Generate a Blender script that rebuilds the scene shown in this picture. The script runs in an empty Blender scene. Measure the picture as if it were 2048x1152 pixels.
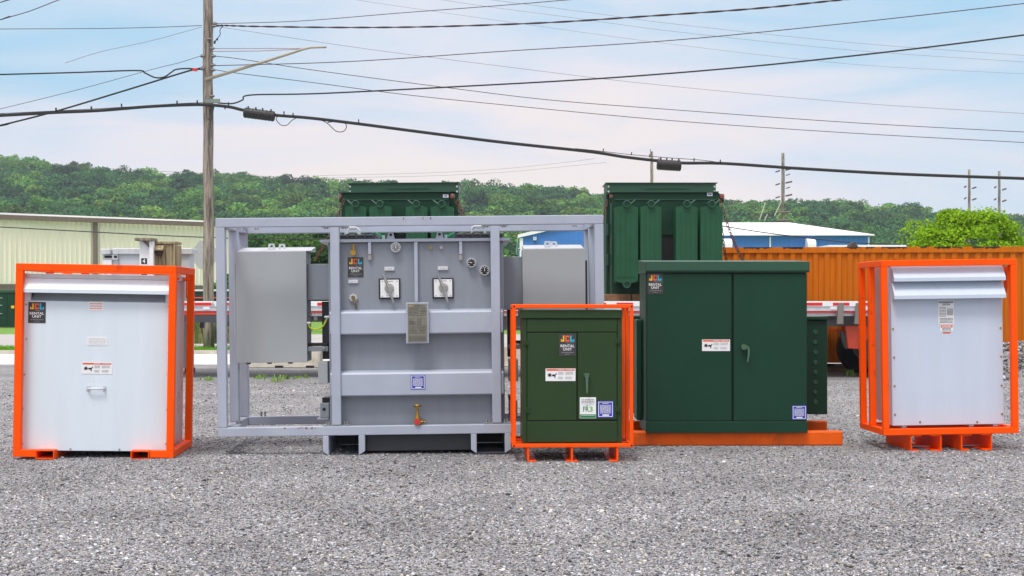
import bpy, bmesh, math, random
import numpy as np
from mathutils import Vector, Matrix
random.seed(7)
SC = bpy.context.scene
COL = SC.collection
FPX, HX, HY, CH = 2625.0, 1024.0, 600.0, 1.5      # focal length in px of the 2048 photo, principal column, horizon row, eye height
R_ = math.radians
# ------------------------------------------------------------------ camera
cd = bpy.data.cameras.new('camera'); cam = bpy.data.objects.new('camera', cd); COL.objects.link(cam)
cam.location = (0, 0, CH); cam.rotation_euler = (R_(90), 0, 0)
cd.sensor_width = 36; cd.lens = FPX/2048*36; cd.shift_y = (HY-576)/2048; cd.clip_end = 6000; cd.clip_start = .1
SC.camera = cam
# ------------------------------------------------------------------ sky, sun, exposure
SUN_EL, SUN_ROT = 64, 205
w = bpy.data.worlds.new('World'); SC.world = w; w.use_nodes = True
nt = w.node_tree; nt.nodes.clear()
def WN(t, **k):
    n = nt.nodes.new(t)
    for a, b in k.items(): setattr(n, a, b)
    return n
out = WN('ShaderNodeOutputWorld'); bg1 = WN('ShaderNodeBackground'); bg2 = WN('ShaderNodeBackground'); mx = WN('ShaderNodeMixShader')
sky = WN('ShaderNodeTexSky', sky_type='NISHITA', sun_disc=False, sun_elevation=R_(SUN_EL), sun_rotation=R_(SUN_ROT), air_density=1.0, dust_density=1.2)
nt.links.new(sky.outputs[0], bg1.inputs[0]); bg1.inputs[1].default_value = .15
tc = WN('ShaderNodeTexCoord'); sp = WN('ShaderNodeSeparateXYZ'); nt.links.new(tc.outputs['Generated'], sp.inputs[0])
mp = WN('ShaderNodeMapping'); mp.inputs['Scale'].default_value = (2.2, 2.2, 11); mp.inputs['Location'].default_value = (3.1, .2, .35)
nt.links.new(tc.outputs['Generated'], mp.inputs[0])
no = WN('ShaderNodeTexNoise'); no.inputs['Scale'].default_value = 1.6; no.inputs['Detail'].default_value = 5; no.inputs['Roughness'].default_value = .5
no.inputs['Distortion'].default_value = .6
nt.links.new(mp.outputs[0], no.inputs[0])
# cloud veil: thick at the horizon, thinner higher up and towards both sides
ax = WN('ShaderNodeMath', operation='ABSOLUTE'); nt.links.new(sp.outputs['X'], ax.inputs[0])
el = WN('ShaderNodeMapRange'); nt.links.new(sp.outputs['Z'], el.inputs[0])
for i, v in enumerate((.06, .24, 1.08, .40)): el.inputs[i+1].default_value = v
sd = WN('ShaderNodeMapRange'); nt.links.new(ax.outputs[0], sd.inputs[0])
for i, v in enumerate((.05, .40, 0.18, -.34)): sd.inputs[i+1].default_value = v
n2 = WN('ShaderNodeMapRange'); nt.links.new(no.outputs[0], n2.inputs[0])
for i, v in enumerate((.3, .7, -.48, .44)): n2.inputs[i+1].default_value = v
a1 = WN('ShaderNodeMath', operation='ADD'); a2 = WN('ShaderNodeMath', operation='ADD', use_clamp=True)
nt.links.new(el.outputs[0], a1.inputs[0]); nt.links.new(sd.outputs[0], a1.inputs[1])
nt.links.new(a1.outputs[0], a2.inputs[0]); nt.links.new(n2.outputs[0], a2.inputs[1])
tp = WN('ShaderNodeMapRange'); nt.links.new(sp.outputs['Z'], tp.inputs[0])     # thick pale cloud overhead
for i, v in enumerate((.25, .6, 0, .85)): tp.inputs[i+1].default_value = v
a3 = WN('ShaderNodeMath', operation='ADD', use_clamp=True); nt.links.new(a2.outputs[0], a3.inputs[0]); nt.links.new(tp.outputs[0], a3.inputs[1])
cr = WN('ShaderNodeValToRGB'); nt.links.new(a3.outputs[0], cr.inputs[0])
e = cr.color_ramp.elements; e[0].position = 0; e[0].color = (.40, .66, .86, 1); e[1].position = 1; e[1].color = (.94, .84, .82, 1)
e2 = e.new(.35); e2.color = (.62, .74, .87, 1); e3 = e.new(.7); e3.color = (.80, .795, .87, 1)
nt.links.new(cr.outputs[0], bg2.inputs[0])
zb_ = WN('ShaderNodeMapRange'); nt.links.new(sp.outputs['Z'], zb_.inputs[0])     # an overcast sky is brighter overhead
for i, v in enumerate((.24, .9, .90, 1.75)): zb_.inputs[i+1].default_value = v
nt.links.new(zb_.outputs[0], bg2.inputs[1])
mx.inputs[0].default_value = .93
nt.links.new(bg1.outputs[0], mx.inputs[1]); nt.links.new(bg2.outputs[0], mx.inputs[2]); nt.links.new(mx.outputs[0], out.inputs[0])
sl = bpy.data.lights.new('sun', 'SUN'); so = bpy.data.objects.new('sun', sl); COL.objects.link(so)
sl.energy = 1.9; sl.angle = R_(16); sl.color = (1, .97, .93); so.location = (0, -5, 30)
so.rotation_euler = (R_(90-SUN_EL), 0, R_(180-SUN_ROT))
vs = SC.view_settings; vs.view_transform = 'Standard'; vs.look = 'None'; vs.exposure = 0.25; vs.gamma = 1; vs.use_curve_mapping = False

# ------------------------------------------------------------------ materials
def lin(c): return tuple(((v/255)/12.92 if v/255 <= .04045 else ((v/255+.055)/1.055)**2.4) for v in c)
MATS = {}
def mat(name, col, rough=.5, metal=0, var=.10, scale=6, bump=.0, bscale=60, dirt=None, dscale=3, dlo=.55, dhi=.75, spec=.5, coat=0, streak=False):
    if name in MATS: return MATS[name]
    m = bpy.data.materials.new(name); m.use_nodes = True; n = m.node_tree.nodes; L = m.node_tree.links
    b = n['Principled BSDF']; b.inputs['Roughness'].default_value = rough; b.inputs['Metallic'].default_value = metal
    b.inputs['Specular IOR Level'].default_value = spec; b.inputs['Coat Weight'].default_value = coat
    t = n.new('ShaderNodeTexCoord'); mp = n.new('ShaderNodeMapping'); L.new(t.outputs['Object'], mp.inputs[0])
    if streak: mp.inputs['Scale'].default_value = (6, 6, .5)
    nz = n.new('ShaderNodeTexNoise'); nz.inputs['Scale'].default_value = scale; nz.inputs['Detail'].default_value = 6
    L.new(mp.outputs[0], nz.inputs[0])
    r = n.new('ShaderNodeMapRange'); L.new(nz.outputs[0], r.inputs[0])
    for i, v in enumerate((.3, .7, 1-var, 1+var)): r.inputs[i+1].default_value = v
    mu = n.new('ShaderNodeVectorMath'); mu.operation = 'SCALE'; mu.inputs[0].default_value = col[:3]; L.new(r.outputs[0], mu.inputs['Scale'])
    last = mu.outputs[0]
    if dirt:
        d = n.new('ShaderNodeTexNoise'); d.inputs['Scale'].default_value = dscale; d.inputs['Detail'].default_value = 9; d.inputs['Roughness'].default_value = .65
        L.new(mp.outputs[0], d.inputs[0])
        dr = n.new('ShaderNodeMapRange'); L.new(d.outputs[0], dr.inputs[0])
        for i, v in enumerate((dlo, dhi, 0, 1)): dr.inputs[i+1].default_value = v
        mm = n.new('ShaderNodeMix'); mm.data_type = 'RGBA'; L.new(dr.outputs[0], mm.inputs['Factor']); L.new(last, mm.inputs['A']); mm.inputs['B'].default_value = (*dirt, 1)
        last = mm.outputs['Result']
    L.new(last, b.inputs['Base Color'])
    rr = n.new('ShaderNodeMapRange'); L.new(nz.outputs[0], rr.inputs[0])
    for i, v in enumerate((.3, .7, max(0, rough-.07), min(1, rough+.07))): rr.inputs[i+1].default_value = v
    L.new(rr.outputs[0], b.inputs['Roughness'])
    if bump:
        z = n.new('ShaderNodeTexNoise'); z.inputs['Scale'].default_value = bscale; z.inputs['Detail'].default_value = 4; L.new(mp.outputs[0], z.inputs[0])
        bp = n.new('ShaderNodeBump'); bp.inputs['Strength'].default_value = bump; bp.inputs['Distance'].default_value = .01
        L.new(z.outputs[0], bp.inputs['Height']); L.new(bp.outputs[0], b.inputs['Normal'])
    MATS[name] = m; return m
GREYP = mat('grey_paint', (.235, .26, .30), .38, 0, .05, 2.2, .03, 8, dirt=(.17, .185, .21), dscale=1.6, dlo=.6, dhi=.85, streak=True)
GREYF = mat('frame_grey_paint', (.385, .42, .505), .36, 0, .06, 3, .04, 12, dirt=(.42, .49, .50), dscale=2, dlo=.55, dhi=.8)
GREYC = mat('cabinet_grey_paint', (.375, .40, .41), .55, 0, .04, 2, .02, 9)
DKGREY = mat('dark_grey_steel', (.06, .065, .075), .5, 0, .15)
BLACK = mat('black_paint', (.012, .012, .014), .5)
WHITEP = mat('white_panel', (.67, .755, .815), .4, 0, .03, 1.4, .05, 2, dirt=(.52, .57, .58), dscale=1.5, dlo=.60, dhi=1.0, streak=True)
WHITEG = mat('cool_white_panel', (.545, .62, .73), .4, 0, .03, 1.4, .05, 2, dirt=(.46, .49, .52), dscale=1.5, dlo=.60, dhi=1.0, streak=True)
GALV = mat('galvanised', (.60, .63, .66), .34, .35, .08, 9)
PINKGALV = mat('side_sheet', (.52, .52, .55), .32, .35, .06, 4)
ORANGE = mat('orange_paint', (1.0, .092, .0005), .45, 0, .05, 5, .05, 20, spec=.15, dirt=(.62, .05, .004), dscale=7, dlo=.62, dhi=.74)
SKIDOR = mat('skid_orange', (.82, .12, .004), .5, 0, .12, 4, .05, 20, spec=.25, dirt=(.35, .07, .02), dlo=.55, dhi=.8)
GREENB = mat('dark_green_paint', (.0095, .046, .026), .4, 0, .06, 1.5, .10, 2.5, dirt=(.030, .060, .042), dscale=2.2, dlo=.60, dhi=.95, spec=.22)
GREENS = mat('olive_green_paint', (.025, .053, .019), .42, 0, .07, 1.5, .10, 2.5, dirt=(.030, .060, .042), dscale=2.2, dlo=.60, dhi=.95, spec=.22)
GREENL = mat('lid_green', (.026, .085, .050), .35, 0, .06, 3, spec=.35)
GREENT = mat('radiator_green', (.015, .080, .036), .4, 0, .12, 3, .05, 10, spec=.3)
STEEL = mat('bare_steel', (.42, .41, .38), .32, .8, .15, 20)
BRASS = mat('brass', (.42, .26, .06), .34, .85, .2, 30)
REDCAP = mat('red_cap', (.55, .03, .03), .45)
RUSTC = mat('rusty_chain', (.13, .055, .035), .8, .2, .4, 30)
WOOD = mat('weathered_wood', (.30, .25, .19), .85, 0, .3, 4, .3, 30, dirt=(.10, .085, .065), dscale=2.4, dlo=.45, dhi=.65, streak=True)
POLEW = mat('pole_wood', (.29, .25, .21), .9, 0, .35, 5, .6, 22, dirt=(.085, .07, .055), dscale=1.6, dlo=.47, dhi=.60, streak=True)
TIMBER = mat('timber', (.22, .12, .06), .85, 0, .3, 5, .2, 30)
CRATEW = mat('crate_wood', (.36, .29, .17), .85, 0, .3, 5, .2, 30, dirt=(.14, .10, .06), dscale=3, dlo=.5, dhi=.65, streak=True)
CABLE = mat('black_cable', (.014, .014, .016), .55)
WIRE = mat('wire_brown', (.055, .035, .04), .6)
WIRER = mat('faint_wire', (.20, .16, .19), .7)
WHITE = mat('white_paint', (.84, .84, .85), .5, 0, .05)
BRIGHTW = mat('roof_white', (.86, .87, .88), .5, 0, .04, .3)
RED = mat('reflective_red', (.72, .02, .02), .4, 0, .08, 20)
REDP = mat('red_oxide', (.50, .055, .02), .55, 0, .15, 5)
RUBBER = mat('rubber', (.016, .016, .017), .75, 0, .2, 30)
CONC = mat('concrete', (.50, .47, .41), .9, 0, .12, 3, .2, 40, dirt=(.27, .25, .20), dscale=2, dlo=.5, dhi=.75)
BLUE = mat('blue_siding', (.055, .215, .60), .5, 0, .05, 2)
BEIGE = mat('beige_siding', (.90, .85, .72), .6, 0, .04, .5, dirt=(.83, .78, .65), dscale=.6, streak=True)
BROWN = mat('brown_trim', (.19, .145, .12), .6)
CONTO = mat('container_orange', (.56, .145, .002), .6, 0, .10, 2.5, .05, 10, spec=.2, dirt=(.44, .115, .003), dscale=1.6, dlo=.50, dhi=.75, streak=True)
RUST = mat('rust_patch', (.055, .03, .022), .9, 0, .3, 8)
RUSTL = mat('light_rust', (.33, .15, .06), .9, 0, .3, 30)
KDARK = mat('sticker_black', (.042, .040, .040), .5, 0, .05)
KYEL = mat('logo_yellow', (.85, .46, .03), .5); KRED = mat('logo_red', (.78, .11, .02), .5); KBLU = mat('logo_blue', (.02, .42, .62), .5)
KGREY = mat('sticker_grey', (.25, .26, .28), .6); KWHT = mat('sticker_white', (.82, .82, .82), .5, 0, .02); KORG = mat('sticker_orange', (.80, .10, .02), .5)
KBLUE = mat('sticker_blue', (.018, .035, .42), .45); KGRN = mat('sticker_green', (.01, .20, .06), .5); KLIM = mat('sticker_lime', (.10, .50, .06), .5)
PLATE = mat('olive_metal_plate', (.25, .245, .20), .35, .5, .12, 12); PLINE = mat('etched_line', (.07, .07, .06), .6)
SILV = mat('dial_silver', (.55, .56, .55), .35, .3)
GWIRE = mat('ground_wire_green', (.03, .45, .18), .5); YWIRE = mat('ground_wire_yellow', (.55, .62, .02), .5)
FSCR = mat('fence_screen', (.012, .045, .035), .8, 0, .2, 8)
SIGNM = mat('sign_back', (.45, .46, .45), .5, .3, .06)
LTGREY = mat('light_grey_metal', (.58, .62, .66), .45, .1, .08, 2)
AXLE = mat('trailer_grey', (.20, .205, .21), .5, .2, .15)
ALU = mat('aluminium_rail', (.62, .64, .66), .4, .3, .1, 8)

# ------------------------------------------------------------------ mesh helpers
class MB:
    def __init__(s): s.v = []; s.f = []; s.mi = []; s.cur = 0
    def m(s, i): s.cur = i; return s
    def add(s, vs, fs):
        o = len(s.v); s.v += [tuple(p) for p in vs]
        for f in fs: s.f.append(tuple(i+o for i in f)); s.mi.append(s.cur)
        return s
    def box(s, x0, x1, y0, y1, z0, z1):
        if x0 > x1: x0, x1 = x1, x0
        if y0 > y1: y0, y1 = y1, y0
        if z0 > z1: z0, z1 = z1, z0
        return s.add([(x0,y0,z0),(x1,y0,z0),(x1,y1,z0),(x0,y1,z0),(x0,y0,z1),(x1,y0,z1),(x1,y1,z1),(x0,y1,z1)],
                     [(0,3,2,1),(4,5,6,7),(0,1,5,4),(1,2,6,5),(2,3,7,6),(3,0,4,7)])
    def rb(s, r, y0, y1): return s.box(r[0], r[1], y0, y1, r[2], r[3])
    def prism(s, poly, a0, a1, axis='y'):      # poly in the two other axes
        n = len(poly)
        P = (lambda u, v, a: (u, a, v)) if axis == 'y' else ((lambda u, v, a: (a, u, v)) if axis == 'x' else (lambda u, v, a: (u, v, a)))
        vs = [P(u, v, a0) for u, v in poly]+[P(u, v, a1) for u, v in poly]
        return s.add(vs, [tuple(range(n)), tuple(range(2*n-1, n-1, -1))]+[(i, i+n, (i+1) % n+n, (i+1) % n) for i in range(n)])
    def cyl(s, p0, p1, r, n=12, r2=None):
        r2 = r if r2 is None else r2
        p0 = Vector(p0); p1 = Vector(p1); d = (p1-p0).normalized()
        u = d.orthogonal().normalized(); v = d.cross(u)
        vs = [p0+(u*math.cos(2*math.pi*i/n)+v*math.sin(2*math.pi*i/n))*r for i in range(n)]+[p1+(u*math.cos(2*math.pi*i/n)+v*math.sin(2*math.pi*i/n))*r2 for i in range(n)]
        return s.add(vs, [tuple(reversed(range(n))), tuple(range(n, 2*n))]+[(i, (i+1) % n, (i+1) % n+n, i+n) for i in range(n)])
    def tube(s, pts, r, n=6):
        pts = [Vector(p) for p in pts]; rings = []
        for i, p in enumerate(pts):
            d = (pts[min(i+1, len(pts)-1)]-pts[max(i-1, 0)]).normalized()
            ref = Vector((0, 1, 0)) if abs(d.y) < .9 else Vector((0, 0, 1))
            u = d.cross(ref).normalized(); v = d.cross(u)
            rad = r[i] if isinstance(r, (list, tuple)) else r
            rings.append([p+(u*math.cos(2*math.pi*k/n)+v*math.sin(2*math.pi*k/n))*rad for k in range(n)])
        vs = [q for rg in rings for q in rg]; fs = [tuple(reversed(range(n))), tuple(range(len(vs)-n, len(vs)))]
        for i in range(len(rings)-1):
            for k in range(n): fs.append((i*n+k, i*n+(k+1) % n, (i+1)*n+(k+1) % n, (i+1)*n+k))
        return s.add(vs, fs)
    def torus(s, c, ax, R, r, sx=1, nu=12, nv=6, up=None):
        ax = Vector(ax).normalized(); u = Vector(up).normalized() if up else ax.orthogonal().normalized(); v = ax.cross(u); c = Vector(c)
        vs = []
        for i in range(nu):
            a = 2*math.pi*i/nu; d = u*math.cos(a)*sx+v*math.sin(a); q = c+d*R; dn = d.normalized()
            for k in range(nv):
                b = 2*math.pi*k/nv; vs.append(q+(dn*math.cos(b)+ax*math.sin(b))*r)
        return s.add(vs, [(i*nv+k, ((i+1) % nu)*nv+k, ((i+1) % nu)*nv+(k+1) % nv, i*nv+(k+1) % nv) for i in range(nu) for k in range(nv)])
    def quad(s, x0, x1, z0, z1, y): return s.add([(x0,y,z0),(x1,y,z0),(x1,y,z1),(x0,y,z1)], [(0,1,2,3)])
    def build(s, name, mats, parent=None, bevel=0, smooth=False, label=None):
        me = bpy.data.meshes.new(name); me.from_pydata(s.v, [], s.f)
        for q in (mats if isinstance(mats, (list, tuple)) else [mats]): me.materials.append(q)
        me.polygons.foreach_set('material_index', s.mi)
        bm = bmesh.new(); bm.from_mesh(me)
        if bevel:
            bmesh.ops.recalc_face_normals(bm, faces=bm.faces[:])
            ed = [q for q in bm.edges if len(q.link_faces) == 2 and q.calc_face_angle(0) > .6]
            bmesh.ops.bevel(bm, geom=ed, offset=bevel, segments=1, affect='EDGES', clamp_overlap=True)
        bm.to_mesh(me); bm.free()
        if smooth: me.shade_smooth() if hasattr(me, 'shade_smooth') else None
        o = bpy.data.objects.new(name, me); COL.objects.link(o)
        if parent: o.parent = parent
        if label: o['label'] = label
        return o
def tag(o, label, cat=None, group=None, kind=None):
    o['label'] = label
    if cat: o['category'] = cat
    if group: o['group'] = group
    if kind: o['kind'] = kind
    return o
class Fr:      # a thing's frame: an Empty at its base, and photo measurements turned into metres on its own planes
    def __init__(s, name, label, cat, pcx, Y, yaw=0, roll=0, group=None, pby=None):
        s.a = R_(yaw); s.r = R_(roll); s.Y = Y; s.bx = (pcx-HX)/FPX*Y; s.pcx = pcx
        s.pby = pby if pby is not None else HY+CH*FPX/Y
        s.o = bpy.data.objects.new(name, None); COL.objects.link(s.o); s.o.empty_display_size = .2
        s.o.location = (s.bx, Y, 0); s.o.rotation_euler = (0, -s.r, s.a); tag(s.o, label, cat, group)
    def q(s, px, py, d=0):
        dx, up = px-s.pcx, s.pby-py; c, n = math.cos(s.r), math.sin(s.r)
        px, py = s.pcx+dx*c+up*n, s.pby-(-dx*n+up*c)
        t = (px-HX)/FPX; c, n = math.cos(s.a), math.sin(s.a)
        lx = (t*(s.Y+d*c)-s.bx+d*n)/(c-t*n); wy = s.Y+lx*n+d*c
        return lx, CH-(py-HY)/FPX*wy
    def R(s, x0, y0, x1, y1, d=0):
        cx, cz = s.q((x0+x1)/2, (y0+y1)/2, d); S = FPX/(s.Y+d)
        return cx-(x1-x0)/2/S, cx+(x1-x0)/2/S, cz-(y1-y0)/2/S, cz+(y1-y0)/2/S
    def P(s, px, py, d=0):
        x, z = s.q(px, py, d); return (x, d, z)
_T = {}
def text_mesh(t, bold=0.0):
    k = (t, bold)
    if k not in _T:
        c = bpy.data.curves.new('t', 'FONT'); c.body = t; c.offset = bold; c.resolution_u = 3
        o = bpy.data.objects.new('t', c); COL.objects.link(o)
        dg = bpy.context.evaluated_depsgraph_get(); me = o.evaluated_get(dg).to_mesh()
        v = np.array([q.co[:2] for q in me.vertices]); f = [tuple(p.vertices) for p in me.polygons]
        lo, hi = v.min(0), v.max(0); v = (v-lo)/(hi-lo)
        bpy.data.objects.remove(o); bpy.data.curves.remove(c); _T[k] = (v, f)
    return _T[k]
def put_text(m, t, x0, x1, z0, z1, y, bold=0.0, rev=False):
    v, f = text_mesh(t, bold)
    if rev: m.add([(x1+(x0-x1)*a, y, z0+(z1-z0)*b) for a, b in v], f)
    else: m.add([(x0+(x1-x0)*a, y, z0+(z1-z0)*b) for a, b in v], f)
E = .0012
def dashes(m, x0, x1, z0, z1, y, rows, rnd, fill=.55, avg=.12):
    h = (z1-z0)/rows
    for i in range(rows):
        x = x0; zc = z0+h*(i+.5)
        while x < x1:
            wd = (x1-x0)*avg*rnd.uniform(.5, 1.5); xe = min(x+wd, x1)
            m.quad(x, xe, zc-h*fill/2, zc+h*fill/2, y); x = xe+(x1-x0)*.035
def jcl(fr, x0, y0, x1, y1, d, name='rental_sticker'):
    a, b, c, e = fr.R(x0, y0, x1, y1, d); W, H = b-a, e-c; m = MB()
    X = lambda u: a+u*W
    Z = lambda v: c+v*H
    y = d-.003
    m.m(0).box(a, b, y, d-.0005, c, e)
    y -= E
    q = lambda u0, u1, v0, v1: m.quad(X(u0), X(u1), Z(v0), Z(v1), y)
    m.m(1); q(.11, .31, .655, .715); q(.23, .31, .715, .93); q(.11, .17, .715, .77)
    m.m(2); q(.37, .60, .655, .72); q(.37, .455, .72, .865); q(.37, .60, .865, .93); q(.545, .60, .72, .76); q(.545, .60, .82, .865)
    m.m(3); q(.65, .735, .655, .93); q(.735, .90, .655, .72); q(.84, .90, .72, .77)
    m.m(4); put_text(m, 'ENERGY', X(.40), X(.90), Z(.575), Z(.625), y)
    m.m(5); put_text(m, 'RENTAL', X(.09), X(.91), Z(.40), Z(.52), y, .012); put_text(m, 'UNIT', X(.24), X(.76), Z(.25), Z(.37), y, .012)
    m.m(4); rn = random.Random(3); dashes(m, X(.14), X(.88), Z(.13), Z(.19), y, 1, rn, .45, .2); dashes(m, X(.35), X(.65), Z(.06), Z(.11), y, 1, rn, .45, .2)
    return m.build(name, [KDARK, KYEL, KRED, KBLU, KGREY, KWHT], fr.o)
def warning(fr, x0, y0, x1, y1, d):
    a, b, c, e = fr.R(x0, y0, x1, y1, d); W, H = b-a, e-c; m = MB(); X = lambda u: a+u*W; Z = lambda v: c+v*H; y = d-.003
    m.m(0).box(a, b, y, d-.0005, c, e); y -= E
    m.m(1).quad(X(.03), X(.97), Z(.82), Z(.96), y)
    m.m(2); put_text(m, 'WARNING', X(.40), X(.62), Z(.855), Z(.93), y-E, .02); put_text(m, 'ADVERTENCIA', X(.67), X(.94), Z(.855), Z(.93), y-E, .02)
    m.m(3)
    cx, cz = .14, .48; pts = []
    for i in range(14):
        r = (.5 if i % 2 else 1); an = math.pi*i/7+.2; pts.append((X(cx+math.cos(an)*.085*r), Z(cz+math.sin(an)*.2*r)))
    m.prism(pts, y, y+E)
    m.prism([(X(.21), Z(.42)), (X(.27), Z(.38)), (X(.34), Z(.48)), (X(.38), Z(.62)), (X(.35), Z(.62)), (X(.31), Z(.52)), (X(.24), Z(.54))], y-E, y)
    m.prism([(X(.29), Z(.40)), (X(.31), Z(.22)), (X(.325), Z(.24)), (X(.33), Z(.45))], y-E, y)
    m.m(4); rn = random.Random(5)
    dashes(m, X(.42), X(.60), Z(.50), Z(.75), y, 4, rn, .35, .25); dashes(m, X(.66), X(.92), Z(.50), Z(.75), y, 4, rn, .35, .2)
    dashes(m, X(.42), X(.58), Z(.14), Z(.36), y, 3, rn, .35, .25); dashes(m, X(.66), X(.88), Z(.14), Z(.36), y, 3, rn, .35, .25)
    return m.build('warning_sticker', [KWHT, KORG, KWHT, BLACK, KGREY], fr.o)
def bluest(fr, x0, y0, x1, y1, d, notch=True):
    a, b, c, e = fr.R(x0, y0, x1, y1, d); W, H = b-a, e-c; m = MB(); X = lambda u: a+u*W; Z = lambda v: c+v*H; y = d-.003
    m.m(0).box(a, b, y, d-.0005, c, e); y -= E; m.m(1)
    for q in ((.05, .95, .92, .955), (.05, .95, .045, .08), (.05, .09, .08, .92), (.91, .95, .08, .92)): m.quad(X(q[0]), X(q[1]), Z(q[2]), Z(q[3]), y)
    dashes(m, X(.16), X(.84), Z(.24), Z(.78), y, 8, random.Random(9), .52, .14)
    m.quad(X(.3), X(.72), Z(.11), Z(.19), y); m.m(1); dashes(m, X(.3), X(.7), Z(.83), Z(.88), y, 1, random.Random(2), .7, .2)
    return m.build('notice_sticker', [KBLUE, KWHT], fr.o)
def label_plate(fr, x0, y0, x1, y1, d, txt=KGREY, rows=4, name='label', base=KWHT, avg=.15):
    a, b, c, e = fr.R(x0, y0, x1, y1, d); m = MB(); m.m(0).box(a, b, d-.003, d-.0005, c, e); W, H = b-a, e-c
    m.m(1); dashes(m, a+.08*W, b-.08*W, c+.1*H, e-.1*H, d-.003-E, rows, random.Random(int(x0)), .35, avg)
    return m.build(name, [base, txt], fr.o)
def screws(fr, pts, d, r=.008, mt=STEEL):
    for px, py in pts:
        x, z = fr.q(px, py, d); MB().cyl((x, d-.006, z), (x, d+.004, z), r, 8).build('screw', mt, fr.o)
def crate_frame(fr, x0, x1, z0, z1, y0, y1, t, mt, mids=(), nm='post', split=None):
    for x in (x0, x1-t):
        for y in (y0, y1-t): MB().box(x, x+t, y, y+t, z0+t, z1-t).build('post', mt, fr.o, .004)
    for (x, y) in mids: MB().box(x, x+t, y, y+t, z0+t, z1-t).build('post', mt, fr.o, .004)
    for z, n in ((z0, 'bottom_rail'), (z1-t, 'top_rail')):
        for y in (y0, y1-t):
            if split and n == 'bottom_rail':
                MB().box(x0, split[0]-.087, y, y+t, z, z+t).build(n, mt, fr.o, .004); MB().box(split[1]+.087, x1, y, y+t, z, z+t).build(n, mt, fr.o, .004)
            else: MB().box(x0, x1, y, y+t, z, z+t).build(n, mt, fr.o, .004)
        for x in (x0, x1-t): MB().box(x, x+t, y0+t, y1-t, z, z+t).build(n, mt, fr.o, .004)
def cr_spline(p, n=8):
    p = [Vector(q) for q in p]; P = [p[0]*2-p[1]]+p+[p[-1]*2-p[-2]]; o = []
    for i in range(1, len(P)-2):
        for k in range(n):
            t = k/n; a, b, c, d = P[i-1], P[i], P[i+1], P[i+2]
            o.append(.5*((2*b)+(c-a)*t+(2*a-5*b+4*c-d)*t*t+(3*b-a-3*c+d)*t**3))
    o.append(p[-1]); return o

# ================================================================== GROUND
def ground_mat(name, fn):
    m = bpy.data.materials.new(name); m.use_nodes = True; fn(m.node_tree.nodes, m.node_tree.links, m.node_tree.nodes['Principled BSDF']); return m
def gravel_nodes(n, L, b):
    t = n.new('ShaderNodeTexCoord'); b.inputs['Roughness'].default_value = .9; b.inputs['Specular IOR Level'].default_value = .25
    wn = n.new('ShaderNodeTexNoise'); wn.inputs['Scale'].default_value = 30; L.new(t.outputs['Object'], wn.inputs[0])
    wa = n.new('ShaderNodeVectorMath'); wa.operation = 'SCALE'; wa.inputs['Scale'].default_value = .02; L.new(wn.outputs['Color'], wa.inputs[0])
    ad = n.new('ShaderNodeVectorMath'); ad.operation = 'ADD'; L.new(t.outputs['Object'], ad.inputs[0]); L.new(wa.outputs[0], ad.inputs[1])
    cols = []; dist = None
    for sc in (70, 130):
        v = n.new('ShaderNodeTexVoronoi'); v.inputs['Scale'].default_value = sc; L.new(ad.outputs[0], v.inputs[0])
        s = n.new('ShaderNodeSeparateColor'); L.new(v.outputs['Color'], s.inputs[0])
        r = n.new('ShaderNodeValToRGB'); L.new(s.outputs[0], r.inputs[0]); e = r.color_ramp.elements
        e[0].position = 0; e[0].color = (.045, .047, .055, 1); e[1].position = 1; e[1].color = (.78, .76, .74, 1)
        for p, c in ((.2, (.17, .175, .20, 1)), (.5, (.34, .338, .34, 1)), (.75, (.45, .435, .40, 1)), (.88, (.58, .57, .56, 1))): q = e.new(p); q.color = c
        cols.append(r.outputs[0]); dist = v.outputs['Distance'] if dist is None else dist
    mm = n.new('ShaderNodeMix'); mm.data_type = 'RGBA'; mm.inputs['Factor'].default_value = .42; L.new(cols[0], mm.inputs['A']); L.new(cols[1], mm.inputs['B'])
    big = n.new('ShaderNodeTexNoise'); big.inputs['Scale'].default_value = .9; big.inputs['Detail'].default_value = 5; L.new(t.outputs['Object'], big.inputs[0])
    br = n.new('ShaderNodeMapRange'); L.new(big.outputs[0], br.inputs[0])
    for i, v in enumerate((.3, .7, .52, .84)): br.inputs[i+1].default_value = v
    mu = n.new('ShaderNodeVectorMath'); mu.operation = 'SCALE'; L.new(mm.outputs['Result'], mu.inputs[0]); L.new(br.outputs[0], mu.inputs['Scale'])
    co = n.new('ShaderNodeVectorMath'); co.operation = 'MULTIPLY'; co.inputs[1].default_value = (.975, .995, 1.02); L.new(mu.outputs[0], co.inputs[0]); L.new(co.outputs[0], b.inputs['Base Color'])
    bp = n.new('ShaderNodeBump'); bp.inputs['Strength'].default_value = .7; bp.inputs['Distance'].default_value = .007; bp.invert = True
    L.new(dist, bp.inputs['Height']); L.new(bp.outputs[0], b.inputs['Normal'])
GRAVEL = ground_mat('gravel_ground', gravel_nodes)
def rockcol(n, L, b):
    a = n.new('ShaderNodeAttribute'); a.attribute_name = 'tint'; L.new(a.outputs['Color'], b.inputs['Base Color']); b.inputs['Roughness'].default_value = .85; b.inputs['Specular IOR Level'].default_value = .3
ROCK = ground_mat('stone', rockcol)
def leafm(n, L, b):
    a = n.new('ShaderNodeAttribute'); a.attribute_name = 'tint'; L.new(a.outputs['Color'], b.inputs['Base Color']); b.inputs['Roughness'].default_value = .7; b.inputs['Specular IOR Level'].default_value = .2
    tr = n.new('ShaderNodeBsdfTranslucent'); L.new(a.outputs['Color'], tr.inputs[0]); mx = n.new('ShaderNodeMixShader'); mx.inputs[0].default_value = .3
    L.new(b.outputs[0], mx.inputs[1]); L.new(tr.outputs[0], mx.inputs[2]); L.new(mx.outputs[0], n['Material Output'].inputs[0])
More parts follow.
